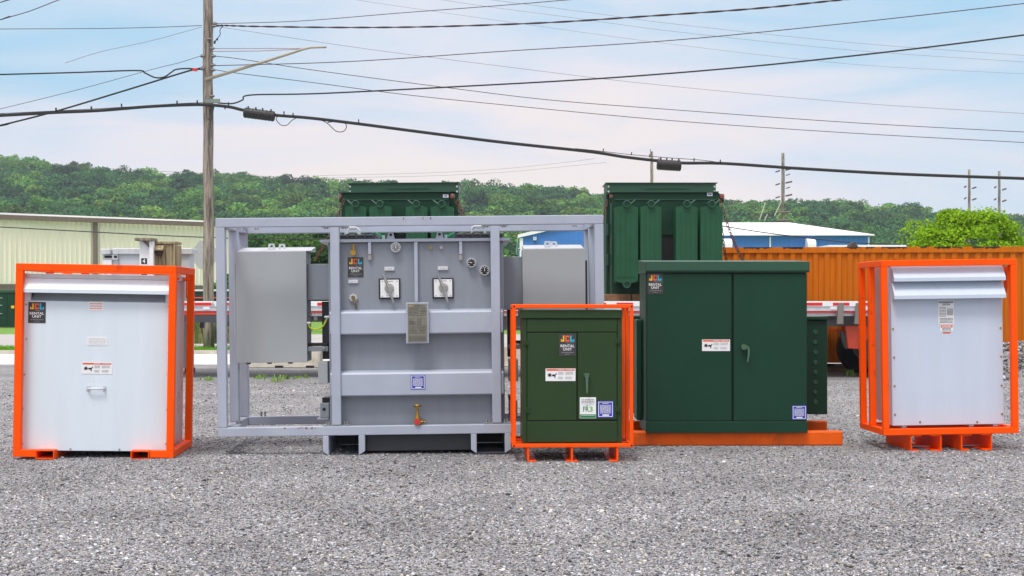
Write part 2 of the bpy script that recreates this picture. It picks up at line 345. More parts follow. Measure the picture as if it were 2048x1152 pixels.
LEAF = ground_mat('foliage', leafm)
def sheet(name, x0, x1, y0, y1, z, mt, label, cat=None):
    o = MB().add([(x0, y0, z), (x1, y0, z), (x1, y1, z), (x0, y1, z)], [(0, 1, 2, 3)]).build(name, mt); tag(o, label, cat, kind='structure'); return o
GRASSM = mat('grass', (.12, .26, .025), .9, 0, .4, 2.5, .8, 30, dirt=(.20, .22, .06), dscale=1.2)
FARM = mat('far_ground', (.06, .09, .03), .95, 0, .3, .05)
ASPH = mat('road_grey', (.38, .375, .36), .9, 0, .10, 1.5, .3, 60, dirt=(.26, .25, .24), dscale=.7)
PALE = mat('pale_concrete', (.70, .68, .66), .9, 0, .08, 1, .3, 60, dirt=(.42, .40, .37), dscale=1.1, dlo=.55, dhi=.7)
sheet('ground', -3000, 3000, -60, 5000, -.012, FARM, 'flat land reaching out to the wooded hills')
sheet('gravel_yard', -60, 60, -20, 30.6, 0, GRAVEL, 'grey crushed gravel yard the equipment stands on')
sheet('pavement', -160, 160, 30.6, 36.6, -.004, PALE, 'pale concrete strip along the far edge of the gravel yard')
sheet('verge', -160, 160, 36.6, 40.6, -.002, GRASSM, 'narrow grass verge beside the road')
sheet('road', -160, 160, 40.6, 57.5, -.004, ASPH, 'grey road behind the yard')
sheet('lawn', -200, 200, 57.5, 140, -.003, GRASSM, 'green lawn beyond the road')
k = MB().box(-160, 160, 36.45, 36.6, -.01, .10).build('kerb', CONC); tag(k, 'low concrete kerb between pavement and grass verge', kind='structure')

def np_mesh(name, V, F, tint, mt, parent=None, smooth=False):
    me = bpy.data.meshes.new(name); nf, k = F.shape
    me.vertices.add(len(V)); me.vertices.foreach_set('co', V.astype(np.float32).ravel())
    me.loops.add(nf*k); me.loops.foreach_set('vertex_index', F.astype(np.int32).ravel())
    me.polygons.add(nf); me.polygons.foreach_set('loop_start', np.arange(0, nf*k, k, dtype=np.int32)); me.polygons.foreach_set('loop_total', np.full(nf, k, dtype=np.int32))
    me.update(calc_edges=True)
    if tint is not None:
        at = me.attributes.new('tint', 'FLOAT_COLOR', 'POINT'); at.data.foreach_set('color', np.c_[tint, np.ones(len(V))].astype(np.float32).ravel())
    me.materials.append(mt); me.polygons.foreach_set('use_smooth', np.full(nf, smooth)); me.validate()
    o = bpy.data.objects.new(name, me); COL.objects.link(o)
    if parent: o.parent = parent
    return o
bmi = bmesh.new(); bmesh.ops.create_icosphere(bmi, subdivisions=1, radius=1); bmi.verts.ensure_lookup_table()
IV = np.array([v.co[:] for v in bmi.verts]); IF = np.array([[v.index for v in f.verts] for f in bmi.faces]); bmi.free()
def stones(pos, rad, rs, flat=.6):
    n = len(pos); J = IV[None]*(1+rs.uniform(-.28, .28, (n, 12, 1)))
    J = J*np.stack([rs.uniform(.8, 1.5, n), rs.uniform(.7, 1.1, n), rs.uniform(.45, .8, n)*flat/.6], 1)[:, None]
    a = rs.uniform(0, 6.28, n); c, s = np.cos(a)[:, None], np.sin(a)[:, None]
    tl = rs.uniform(-.5, .5, n)[:, None]
    x = J[..., 0]*c-J[..., 1]*s; y = J[..., 0]*s+J[..., 1]*c; z = J[..., 2]+x*tl*.5
    V = np.stack([x, y, z], 2)*rad[:, None, None]+pos[:, None]
    F = IF[None]+(np.arange(n)*12)[:, None, None]
    g = rs.choice([.06, .13, .22, .33, .45, .62, .85], n, p=[.09, .15, .21, .22, .18, .10, .05])*rs.uniform(.8, 1.2, n)
    tt = rs.uniform(0, 1, n); tint = np.where((tt < .22)[:, None], np.c_[g*1.12, g*1.0, g*.84], np.c_[g*.98, g*.98, g*1.02])*.72
    return V.reshape(-1, 3), F.reshape(-1, 3), np.repeat(tint, 12, 0)
rs = np.random.RandomState(4)
N = 205000
yy = 6.6/(1-rs.uniform(0, 1, N)*(1-6.6/24.)); xx = rs.uniform(-1, 1, N)*(yy*.46+.4)
rad = rs.uniform(.003, .0085, N)*(1+.25*(yy-7)/8); rad *= np.where(rs.uniform(0, 1, N) < .035, 1.9, 1)
V, F, T = stones(np.c_[xx, yy, rad*.15], rad, rs)
pt = .5*np.sin(V[:, 0]*1.9+1.3*np.sin(V[:, 1]*.8))+.5*np.sin(V[:, 1]*2.7+1.7*np.sin(V[:, 0]*1.1+.6))+.4*np.sin(V[:, 0]*4.3+V[:, 1]*3.1)
T = T*(1+.19*pt)[:, None]*np.array([.975, .995, 1.02])[None]
g = np_mesh('gravel_stones', V, F, T, ROCK); tag(g, 'loose grey and white crushed stones over the yard', 'gravel', kind='stuff')

f = None
# gravel heap on the right
fr = Fr('gravel_heap', 'low heap of loose gravel beside the orange container behind the right hand unit', 'gravel heap', 2090, 25.6)
hv = []; hf = []
for j in range(25):
    for i in range(41):
        u, v = i/40*2-1, j/24*2-1; x = u*3.2; y = v*1.6; r = math.hypot(u, v)
        z = .66*max(0, 1-r**2.2)**.8 if r < 1 else -.03
        hv.append((x, y, z+random.uniform(-.02, .02)))
for j in range(24):
    for i in range(40): hf.append((j*41+i, j*41+i+1, (j+1)*41+i+1, (j+1)*41+i))
MB().add(hv, hf).build('mound', GRAVEL, fr.o)
n = 5200; u = rs.uniform(-1, 1, n); v = rs.uniform(-1, .5, n); r = np.hypot(u, v); ok = r < .98; u, v, r = u[ok], v[ok], r[ok]
V, F, T = stones(np.c_[u*3.2, v*1.6, .66*np.clip(1-r**2.2, 0, 1)**.8+.01], rs.uniform(.022, .05, len(u)), rs, .7)
o_ = np_mesh('loose_stones', V, F, T*.9, ROCK, fr.o); o_['kind'] = 'stuff'

# ================================================================== FOLIAGE
def leaves(lobes, per, size, rs, base, jit=.25, up=.35):
    """many small tilted leaf clumps over the shells of lobes: (cx,cy,cz,rx,rz)"""
    P = []; Nn = []
    for (cx, cy, cz, rx, rz) in lobes:
        d = rs.normal(size=(per, 3)); d /= np.linalg.norm(d, axis=1)[:, None]; d[:, 2] = np.where(d[:, 2] < -.35, -d[:, 2], d[:, 2])
        rr = rs.uniform(.72, 1.06, per)[:, None]
        P.append(np.array([cx, cy, cz])+d*np.array([rx, rx, rz])*rr); Nn.append(d)
    P = np.concatenate(P); Nn = np.concatenate(Nn); n = len(P)
    Nn = Nn+rs.normal(size=(n, 3))*.55; Nn[:, 2] += up; Nn /= np.linalg.norm(Nn, axis=1)[:, None]
    ref = rs.normal(size=(n, 3)); A = np.cross(Nn, ref); A /= np.linalg.norm(A, axis=1)[:, None]; B = np.cross(Nn, A)
    s = (size*rs.uniform(.5, 1.3, n))[:, None]
    V = np.stack([P+A*s, P+B*s*.7, P-A*s, P-B*s*.7+Nn*s*.3], 1).reshape(-1, 3)
    F = np.arange(n*4).reshape(n, 4)
    tint = np.repeat(np.array(base)[None]*(1+rs.uniform(-jit, jit, (n, 1))), 4, 0)
    return V, F, tint
def ridge(px):
    xs = [-600, 0, 60, 150, 250, 350, 430, 520, 640, 720, 780, 860, 930, 1050, 1200, 1300, 1440, 1520, 1620, 1680, 1780, 1850, 1900, 2048, 2700]
    ys = [318, 322, 324, 333, 338, 347, 352, 360, 368, 368, 366, 377, 368, 377, 389, 386, 403, 401, 401, 410, 414, 423, 422, 440, 470]
    return np.interp(px, xs, ys)
YR, YB = 620., 225.
def hill_z(x, y):
    px = HX+FPX*x/np.maximum(y, 1); top = (HY-ridge(HX+FPX*x/YR))/FPX*YR+CH-6.8
    t = np.clip((y-YB)/(YR-YB), 0, 1.15); return top*np.where(t < 1, t**1.3, 1-(t-1)*.6)+1.2*np.sin(x/23.)*np.sin(y/31.)*t
gx = np.linspace(-460, 460, 70); gy = np.linspace(YB, 720, 34); GX, GY = np.meshgrid(gx, gy); GZ = hill_z(GX, GY)-.3
Vh = np.stack([GX, GY, GZ], 2).reshape(-1, 3); Fh = np.array([[j*70+i, j*70+i+1, (j+1)*70+i+1, (j+1)*70+i] for j in range(33) for i in range(69)])
h = np_mesh('hills', Vh, Fh, None, FARM, smooth=True); tag(h, 'long low wooded hill across the background', kind='structure')
rf = np.random.RandomState(11)
VV = []; FF = []; TT = []; off = 0; cnt = 0
HILLM = mat('shaded_hill_floor', (.016, .035, .012), .95, 0, .3, .05); h.data.materials[0] = HILLM  # floor colour darkened to paint in the shade between crowns
PAL = [(.055, .165, .038), (.075, .215, .045), (.12, .27, .05), (.040, .125, .045), (.16, .29, .055), (.065, .19, .06), (.045, .14, .05), (.10, .24, .045)]
for yv in np.arange(YB+6, YR+14, 10.5):
    half = yv*.47+18
    for xv in np.arange(-half, half, 10.5+yv*.002):
        x = xv+rf.uniform(-3, 3); y = yv+rf.uniform(-3.5, 3.5); zb = float(hill_z(np.array(x), np.array(y)))
        R0 = rf.uniform(4.4, 9.0); Ht = rf.uniform(5.0, 11.0)*(1 if x < 40 else .85)*(.9 if y > 560 else 1)
        lobes = [(x, y, zb+Ht*.55, R0*.85, Ht*.42)]
        for k in range(8):
            a = rf.uniform(0, 6.28); q = R0*rf.uniform(.4, .8); lobes.append((x+q*math.cos(a), y+q*math.sin(a), zb+Ht*rf.uniform(.42, .85), R0*rf.uniform(.32, .5), R0*rf.uniform(.28, .45)))
        c = np.array(PAL[rf.randint(len(PAL))])*rf.uniform(.55, 1.45)
        per = 150 if y < 420 else 105
        V, F, T = leaves(lobes, per, .46 if y < 420 else .58, rf, c, .3)
        # a coarse body so no gaps show bare hill through a whole crown
        VV.append(V); FF.append(F+off); TT.append(T); off += len(V); cnt += 1
print('crowns', cnt, 'verts', off)
wd = np_mesh('forest', np.concatenate(VV), np.concatenate(FF), np.concatenate(TT), LEAF); tag(wd, 'dense green broadleaf wood covering the far hills', 'forest', kind='stuff')
VV = FF = TT = None

def tree(name, label, cat, pcx, Y, top_z, R0, base_z, col, nl, per, size, seed, group=None, trunk_r=.12, spread=1., jit=.3):
    f = Fr(name, label, cat, pcx, Y, group=group); r = np.random.RandomState(seed)
    lobes = []
    cz = (top_z+base_z)/2; rz = (top_z-base_z)/2
    for k in range(nl):
        d = r.normal(size=3); d /= np.linalg.norm(d); q = r.uniform(.45, .8)
        rl = R0*r.uniform(.17, .40)
        lobes.append((d[0]*R0*q*spread, d[1]*R0*q, cz+d[2]*(rz-rl*.5)*q*1.15, rl, rl*.75))
    V, F, T = leaves(lobes, per, size, r, col, jit); V[:, 2] = np.maximum(V[:, 2], .02)
    np_mesh('crown', V, F, T, LEAF, f.o)
    m = MB(); m.tube([(0, 0, -.05), (.05, 0, base_z*.6), (0, .05, cz)], [trunk_r, trunk_r*.8, trunk_r*.45], 8)
    for l in lobes[:9]: m.tube([(0, 0, max(.2, base_z*.7)), (l[0]*.5, l[1]*.5, (base_z+l[2])/2), (l[0], l[1], l[2])], [trunk_r*.5, trunk_r*.3, trunk_r*.12], 5)
    m.build('trunk', POLEW, f.o); return f
tree('ornamental_tree', 'bright yellow green broad tree rising behind the orange container', 'tree', 1930, 44, 4.75, 2.35, 1.1, (.23, .41, .006), 60, 420, .055, 31, spread=.98)
tree('ornamental_tree', 'yellow green tree cut by the right edge of the photo behind the container', 'tree', 2085, 46, 4.3, 1.4, 1.2, (.25, .42, .010), 18, 260, .055, 5)
tree('leafy_tree', 'dark green tree behind the left cabinet of the big grey transformer', 'tree', 655, 62, 5.2, 1.5, .6, (.03, .085, .02), 22, 220, .10, 6)
tree('leafy_tree', 'pale green roundish tree seen between the big grey frame and its left cabinet', 'tree', 590, 95, 6.6, 4.2, 1.2, (.075, .17, .03), 26, 220, .16, 7)
tree('leafy_tree', 'mid green tree just right of the beige building above the grey cabinet', 'tree', 515, 120, 8.2, 4.6, 1.5, (.045, .13, .03), 26, 220, .18, 8)
tree('leafy_tree', 'yellowish tree between the grey tank and the blue gabled building', 'tree', 1026, 64, 4.3, 1.1, .6, (.10, .18, .02), 14, 200, .09, 12)
for i, (px, Y, tz, rr, c) in enumerate(((404, 50, 2.55, .8, (.07, .24, .015)), (447, 51, 2.7, .75, (.06, .21, .015)), (478, 50.5, 2.5, .6, (.06, .2, .02)))):
    tree('bush', ['bright green bush left of the wooden utility pole above the dark fence', 'bright green bush just right of the wooden utility pole', 'green bush behind the rear posts of the grey frame'][i], 'bush', px, Y, tz, rr, .5, c, 14, 170, .06, 20+i, 'bushes behind the dark fence', .04)

# tall weeds by the fence and small weeds in the gravel
def weed(name, label, cat, pcx, Y, h, spread, n, col, seed, group):
    f = Fr(name, label, cat, pcx, Y, group=group); r = random.Random(seed); m = MB()
    for k in range(n):
        a = r.uniform(0, 6.28); q = r.uniform(0, spread); x, y = math.cos(a)*q, math.sin(a)*q; hh = h*r.uniform(.4, 1.1); lx, ly = r.uniform(-.4, .4)*hh, r.uniform(-.4, .4)*hh; ww = .012+h*.018
        p0, p1, p2 = Vector((x, y, 0)), Vector((x+lx*.4, y+ly*.4, hh*.7)), Vector((x+lx, y+ly, hh)); s = Vector((math.cos(a+1.5), math.sin(a+1.5), 0))*ww
        m.add([p0-s, p0+s, p1+s, p1-s, p2], [(0, 1, 2, 3), (3, 2, 4)])
    o = m.build('leaves', col, f.o); return f
WG = mat('weed_green', (.17, .30, .045), .8, 0, .25, 9); WD = mat('weed_dry', (.20, .20, .07), .9, 0, .3, 6); WM = mat('weed_mid', (.10, .17, .03), .9, 0, .3, 6)
wl = [(412, 24.5, 'in the gravel left of the grey frame'), (520, 25, 'leftmost in the gravel below the left grey cabinet'), (548, 24.2, 'biggest of those below the left grey cabinet'), (600, 25.2, 'rightmost in the gravel below the left grey cabinet'), (575, 24.8, 'low sprig third from left below the left grey cabinet'), (1702, 26, 'by the trailer wheel in front of the container')]
for i, (px, Y, wh) in enumerate(wl):
    weed('weed', 'small bright green weed '+wh, 'weed', px, Y, .07+.03*(i % 3), .20, 22, WG, i, 'small weeds in the gravel')
wl2 = ['leftmost tall weed clump by the dark fence', 'tall weed clump just left of the utility pole foot', 'tall weed clump just right of the utility pole foot', 'tall dry weed clump right of the left grey frame post']
for i, px in enumerate((390, 405, 441, 462)):
    weed('tall_weeds', wl2[i]+', olive and dry', 'weeds', px, 45.5, 1.0, .35, 240, (WM, WD)[i % 2], 50+i, 'tall weeds along the fence')
# grass blades at verge
rg = np.random.RandomState(2); n = 9000; x = rg.uniform(-17, -6, n); y = rg.uniform(36.8, 40.4, n); hh = rg.uniform(.05, .16, n); lx = rg.uniform(-.05, .05, n)
V = np.stack([np.c_[x-.02, y, x*0], np.c_[x+.02, y, x*0], np.c_[x+lx, y+lx, hh]], 1).reshape(-1, 3); c = np.array([.16, .36, .02])
o_ = np_mesh('verge_grass', V, np.arange(n*3).reshape(n, 3), np.repeat(c[None]*rg.uniform(.7, 1.3, (n, 1)), 3, 0), LEAF); tag(o_, 'short green grass blades growing along the road verge', 'grass', kind='stuff')

# ================================================================== BUILDINGS
def ribs(m, p0, p1, z0, z1, per=.3, w=.04, dpt=.08):
    p0 = Vector(p0); p1 = Vector(p1); d = (p1-p0); Ln = d.length; d.normalize(); nrm = Vector((d.y, -d.x, 0)); k = int(Ln/per)
    for i in range(k+1):
        c = p0+d*(i*per); a = c-d*w; b = c+d*w; a2 = c-d*w*.45+nrm*dpt; b2 = c+d*w*.45+nrm*dpt
        vs = [(q.x, q.y, z) for z in (z0, z1) for q in (a, a2, b2, b)]
        m.add(vs, [(0, 1, 5, 4), (1, 2, 6, 5), (2, 3, 7, 6)])
fr = Fr('beige_building', 'long beige ribbed metal warehouse with brown gutter at the left', 'building', 200, 82)
def W(px, Y): return ((px-HX)/FPX*Y-fr.bx, Y-82)
A = W(-420, 72); B = W(474, 87.5)
m = MB(); n_ = Vector((B[0]-A[0], B[1]-A[1])).normalized(); back = Vector((-n_.y, n_.x))*34
Cc = (B[0]+back.x, B[1]+back.y); D = (A[0]+back.x, A[1]+back.y)
m.prism([A, B, Cc, D], 2.45, 6.5, 'z'); ribs(m, (*A, 0), (*B, 0), 2.5, 6.45, .30); m.build('wall', BEIGE, fr.o)
m = MB(); m.prism([(A[0], A[1]), (B[0]-.05, B[1]-.01), (Cc[0], Cc[1]), (D[0], D[1])], 0, 2.449, 'z'); m.build('base_wall', BROWN, fr.o)
o1 = -back.normalized()*.25
m = MB(); m.prism([(A[0]+o1.x, A[1]+o1.y), (B[0]+.3+o1.x, B[1]+o1.y), (B[0]+.3, B[1]), A], 6.32, 6.60, 'z'); m.build('gutter', BROWN, fr.o)
m = MB(); r2 = back/2
a = [(A[0]-.1+o1.x, A[1]+o1.y, 6.62), (B[0]-2+o1.x, B[1]+o1.y-.5, 6.62), (B[0]-2+r2.x, B[1]+r2.y, 7.6), (A[0]+r2.x, A[1]+r2.y, 7.6), (Cc[0]-2, Cc[1], 6.62), (D[0], D[1], 6.62)]
m.add(a+[(q[0], q[1], q[2]+.12) for q in a], [(0, 1, 2, 3), (3, 2, 4, 5), (6, 7, 8, 9), (9, 8, 10, 11), (0, 1, 7, 6), (1, 2, 8, 7), (2, 4, 10, 8), (4, 5, 11, 10), (0, 3, 9, 6), (3, 5, 11, 9)]); m.build('roof', BRIGHTW, fr.o)
dp = A[0]+(B[0]-A[0])*((147+420)/(894)) ; 
t = .5
for t in (.638,):
    x, y = A[0]+(B[0]-A[0])*t+o1.x*.5, A[1]+(B[1]-A[1])*t+o1.y*.5; MB().box(x-.11, x+.11, y-.12, y+.12, 0, 6.33).build('downspout', BROWN, fr.o)
# green transformers in front of it
for i, px in enumerate((-26, 14, 62)):
    f = Fr('green_transformer', ['dark green padmount box on the lawn cut by the left edge of the photo', 'dark green padmount box on the lawn left of the left orange frame post', 'dark green padmount box on the lawn between the orange post and the white unit'][i], 'transformer', px, 71, group='green boxes on the lawn by the warehouse')
    MB().box(-.68, .68, 0, 1.2, .06, 1.88).build('cabinet', GREENB, f.o, .02); MB().box(-.72, .72, -.05, 1.25, 1.885, 2.05).build('lid', GREENL, f.o, .02)
    m = MB()
    m.box(-.01, .01, -.02, -.002, .15, 1.8)
    m.build('door_seam', BLACK, f.o); MB().box(.22, .40, -.012, -.002, 1.05, 1.2).build('label', KYEL, f.o)
    [MB().box(-.55, -.25, -.03, -.004, z, z+.03).build('hinge', GALV, f.o) for z in (1.6, 1.2, .75)]
    MB().box(-.66, .66, .1, 1.1, 0, .058).build('pad', CONC, f.o)

f = Fr('blue_building', 'blue ribbed metal building with a white edged gable beyond the trailer', 'building', 1200, 70)
S = FPX/70; xa = -160/S; xb = 160/S; ze = f.q(1200, 475)[1]; zr = f.q(1200, 437)[1]
m = MB(); m.prism([(xa, 0), (xb, 0), (xb, ze), (0, zr), (xa, ze)], 0, 26)
for i in range(28):
    x = xa+.15+i*.3
    zz = ze+(zr-ze)*(1-abs(x)/xb) if abs(x) < xb else ze
    m.box(x-.03, x+.03, -.035, -.001, 0, zz-.02)
m.build('wall', BLUE, f.o)
m = MB()
for s in (-1, 1): m.prism([(s*(xb+.12), ze-.03), (0, zr+.0), (0, zr+.18), (s*(xb+.12), ze+.15)], -.15, 26.2)
m.build('roof', BRIGHTW, f.o); MB().box(xa-.02, xa+.16, -.06, -.036, 0, ze-.04).build('corner_trim', BRIGHTW, f.o)
r = f.R(1066, 474, 1073, 481); MB().rb(r, -.25, -.04).build('wall_light', GALV, f.o)
f = Fr('blue_building', 'long blue metal building with a big white roof right of the green transformers', 'building', 1560, 80)
S = FPX/80; xa = (1370-1560)/S; xb = (1740-1560)/S; ze = f.q(1560, 469.5)[1]; zr = f.q(1560, 445, 12)[1]
m = MB(); m.box(xa, xb, 0, 24, 0, ze)
x = xa+.1
while x < xb: m.box(x-.03, x+.03, -.035, -.001, 0, ze-.02); x += .3
m.build('wall', BLUE, f.o)
m = MB(); a, b = (xa-.2, xb+.2); m.add([(a, -.3, ze), (b, -.3, ze), (b-2.6, 12, zr), (a, 12, zr), (a, 24.3, ze), (b, 24.3, ze), (a, -.3, ze-.06), (b, -.3, ze-.06), (b, 24.3, ze-.06), (a, 24.3, ze-.06)], [(0, 1, 2, 3), (3, 2, 5, 4), (1, 5, 2), (0, 6, 7, 1), (1, 7, 8, 5), (6, 9, 8, 7), (3, 4, 9, 6, 0)]); m.build('roof', BRIGHTW, f.o)
for px in (1540, 1737): r = f.R(px-1.5, 473, px+1.5, 600); MB().rb((r[0], r[1], 0, ze-.13), -.06, -.036).build('trim', BRIGHTW, f.o)
for px in (1452, 1618):
    c = f.q(px, 487); MB().prism([(-.9, c[1]-2.5), (-.036, c[1]-2.5), (-.036, c[1]+.28), (-.35, c[1]+.28), (-.65, c[1]+.18), (-.85, c[1]-.05)], c[0]-.25, c[0]+.25, 'x').build('vent_hood', BRIGHTW, f.o)
f = Fr('white_shed', 'low white roofed structure behind the container top near the dark wedge', 'shed', 1745, 42)
r = f.R(1670, 492.5, 1815, 510); MB().rb((r[0], r[1], 0, r[3]), .6, 4).build('wall', WHITE, f.o)
r2_ = (r[0]-.1, r[1]+.1, r[3]+.002, r[3]+.06); MB().rb(r2_, .45, 4.1).build('roof', BRIGHTW, f.o)
f = Fr('roof_cowl', 'small dark wedge shaped cowl poking above the container top', 'cowl', 1706, 34)
MB().prism([f.q(1697, 500), f.q(1715, 500), f.q(1716, 492), f.q(1708, 484), f.q(1703, 487)], 0, .35).build('hood', mat('cowl_brown', (.06, .05, .045), .8), f.o)
x, z = f.q(1706, 499); MB().box(x-.05, x+.05, .1, .2, 0, z-.01).build('post', AXLE, f.o)

# ================================================================== FENCE, POLES, CABLES
f = Fr('screen_fence', 'dark green screened chain link fence behind the utility pole', 'fence', 430, 47.5)
S = FPX/47.5; xa, xb = (330-430)/S, (500-430)/S
z1 = f.q(430, 581)[1]
MB().box(xa, xb, 0, .02, .1, z1-.05).build('screen', FSCR, f.o)
MB().cyl((xa, -.03, z1), (xb, -.03, z1), .03, 8).build('rail', GALV, f.o); MB().cyl((xa, -.05, z1-.27), (xb, -.05, z1-.27), .03, 8).build('rail', REDP, f.o)
for x in (xa, (xa+xb)/2+.5, xb): MB().cyl((x, -.06, 0), (x, -.06, z1+.05), .035, 8).build('post', GALV, f.o)

def mk_pole(name, label, pcx, Y, ytop, rb, rt, lean=0, group=None):
    f = Fr(name, label, 'utility pole', pcx, Y, group=group); zt = f.q(pcx, ytop)[1]; m = MB(); pts = []; rr = []
    for i in range(15):
        t = i/14; pts.append((lean*t+.01*math.sin(i*1.7), 0, -.1+(zt+.1)*t)); rr.append((rb+(rt-rb)*t)*(1+.02*math.sin(i*2.3)))
    m.tube(pts, rr, 14); m.build('shaft', POLEW, f.o, smooth=True); return f
YP = 39.
f = mk_pole('utility_pole', 'weathered grey wooden utility pole standing left of the big grey transformer', 417.5, YP, -60, .165, .145, -.03)
POLE = f
PX = lambda px, py, d=0: f.P(px, py, d)
m = MB(); m.tube([f.P(412, 159, -.18), f.P(530, 123, -.18), f.P(608, 98, -.18), f.P(622, 95, -.18), f.P(653, 94.5, -.18)], [.05, .045, .038, .033, .028], 8)
arm = m.build('lamp_arm', mat('arm_beige', (.36, .33, .26), .5, .2), f.o, smooth=True)
m = MB(); m.tube([f.P(425, 97, -.15), f.P(610, 97, -.18)], .010, 5); m.tube([f.P(425, 103, -.15), f.P(520, 102, -.17), f.P(610, 98, -.18)], .010, 5); m.build('tie_rod', mat('rod_red', (.30, .16, .16), .6), f.o)
MB().box(*[f.q(410, 205, -.2)[0], f.q(440, 205, -.2)[0]], -.24, -.17, f.q(420, 206, -.2)[1], f.q(420, 198, -.2)[1]).build('bracket', mat('bracket_green', (.22, .27, .23), .5, .3), f.o)
m = MB(); m.tube([f.P(428, 208, -.2), f.P(424, 228, -.17), f.P(417, 240, -.17)], .03, 6); m.tube([f.P(418, 245, -.17), f.P(419, 290, -.17)], .015, 6); m.build('brace', DKGREY, f.o)
m = MB()
for (px, py) in ((430, 47), (428, 52), (424, 97), (427, 112), (426, 130), (426, 140), (404, 112), (404, 137), (424, 192), (418, 78)):
    p = f.P(px, py, -.16); m.cyl((p[0]-.05, p[1], p[2]), (p[0]+.07, p[1], p[2]), .035, 8); m.cyl((p[0], p[1], p[2]-.06), (p[0], p[1], p[2]+.05), .02, 6)
m.build('insulator', mat('insulator_grey', (.12, .11, .11), .4), f.o)
m = MB(); m.tube(cr_spline([f.P(447, 51, -.2), f.P(440, 60, -.2), f.P(440, 70, -.2), f.P(430, 82, -.2)], 5), .012, 5); p = f.P(430, 82, -.2); m.cyl(p, (p[0]-.02, p[1], p[2]-.08), .035, 6); p = f.P(435, 77, -.2); m.cyl(p, (p[0]-.02, p[1], p[2]-.06), .03, 6)
m.build('dangling_lead', CABLE, f.o)
# stop sign seen from behind, fixed to its own post behind the pole
f = Fr('road_sign', 'grey back of an octagonal road sign half hidden by the wooden utility pole', 'road sign', 409, 40.2)
c = f.q(409, 510); rr_ = 21*40.2/FPX*1.08*1.12
MB().prism([(c[0]+rr_*math.cos(math.pi/8+i*math.pi/4), c[1]+rr_*math.sin(math.pi/8+i*math.pi/4)*1.2) for i in range(8)], 0, .012).build('plate', SIGNM, f.o)
MB().cyl((c[0], .05, 0), (c[0], .05, c[1]+.3), .03, 8).build('post', GALV, f.o)

def cable(name, label, pts, r, mt=WIRE, Y0=YP, Y1=None, cat='overhead wire', group='overhead wires', twist=False, n=8, sag=True):
    Y1 = Y0 if Y1 is None else Y1; k = len(pts); xs = [p[0] for p in pts]; P = []
    for px, py in pts:
        t = (px-xs[0])/(xs[-1]-xs[0]) if xs[-1] != xs[0] else 0; Y = Y0+(Y1-Y0)*t
        P.append(((px-HX)/FPX*Y, Y, CH-(py-HY)/FPX*Y))
    a_, b_ = Vector(P[0]), Vector(P[-1])      # spans that leave the picture run on past its edge
    if pts[0][0] <= 0: P.insert(0, tuple(a_+(a_-Vector(P[1])).normalized()*9))
    if pts[-1][0] >= 2048: P.append(tuple(b_+(b_-Vector(P[-2])).normalized()*9))
    P = cr_spline(P, n); m = MB()
    c = P[0].copy(); Q = [p-c for p in P]
    if twist:
        # resample densely: two strands wound round each other
        D = []
        for i in range(len(Q)-1):
            for s in range(6): D.append(Q[i].lerp(Q[i+1], s/6))
        for ph in (0, math.pi):
            m.tube([p+Vector((0, math.cos(i*.21+ph), math.sin(i*.21+ph)))*r*.6 for i, p in enumerate(D)], r*.8, 5)
    else: m.tube(Q, r, 6)
    o = m.build(name, mt); o.location = c; tag(o, label, cat, group); return o
px_m = YP/FPX
cable('overhead_wire', 'thin wire crossing the top left corner of the sky', [(-40, 55), (0, 40), (60, 22), (117, 0), (160, -14)], .011, WIRE, 33)
cable('overhead_wire', 'very short wire end at the extreme top left corner', [(-30, 14), (0, 5), (30, -6)], .010, WIRE, 33)
cable('overhead_wire', 'thin level wire from the left edge to the top crossbolt of the wooden pole', [(-60, 59), (0, 58), (200, 57), (330, 54), (404, 51)], .010, WIRE)
cable('overhead_wire', 'faint thin wire dropping left from the upper part of the wooden pole', [(130, 126), (200, 104), (300, 82), (404, 54)], .007, WIRER)
cable('overhead_wire', 'thin wire sloping from the left edge up to the wooden pole', [(-40, 228), (0, 218), (150, 181), (300, 140), (360, 125), (404, 111)], .008, WIRE)
cable('overhead_cable', 'level black cable at the left ending in a drooping loop before the pole', [(-40, 150), (0, 149), (150, 145), (272, 141), (290, 146), (310, 155), (328, 154), (342, 145), (352, 139), (375, 137), (404, 139)], .022, CABLE)
cable('overhead_cable', 'black cable falling steeply from the pole to the left edge with a red tag', [(-30, 257), (0, 251), (110, 223), (250, 181), (370, 144), (395, 138), (406, 134)], .026, CABLE)
f = Fr('cable_tag', 'small red tag on the cable left of the wooden pole', 'cable tag', 390, YP-.1); r = f.R(386, 137, 394, 142); MB().rb(r, -.06, .06).build('sleeve', RED, f.o)
main = [(-60, 233), (0, 231), (110, 225), (200, 221), (300, 213), (380, 209.5), (420, 210), (460, 214), (490, 221), (548, 230), (620, 236), (720, 248), (850, 265), (1000, 284), (1150, 300), (1200, 306), (1250, 314), (1320, 322), (1365, 326), (1450, 327), (1600, 337), (1800, 348), (2048, 357), (2120, 360)]
cable('telecom_cable', 'thickest black bundled cable sagging across the whole sky', main, .046, CABLE, YP-.3, cat='overhead cable')
cable('messenger_wire', 'thin support wire just above the left part of the thick cable', [(-40, 228.5), (0, 227), (200, 217), (360, 207), (410, 205)], .008, CABLE, YP-.32)
cable('messenger_wire', 'thin support wire above the thick cable near its right splice case', [(1150, 297), (1190, 301), (1260, 309), (1330, 315), (1400, 320), (1440, 325)], .009, CABLE, YP-.32)
m = MB()
for (px, py) in ((120, 222), (190, 219), (250, 214), (360, 208), (400, 207), (462, 211), (455, 219), (572, 229), (590, 232), (720, 245), (1205, 303), (1261, 310), (1297, 314), (1385, 322), (1437, 325)):
    x, z = (px-HX)*px_m, CH-(py-HY)*px_m; m.box(x-.012, x+.012, YP-.38, YP-.30, z-.04, z+.045)
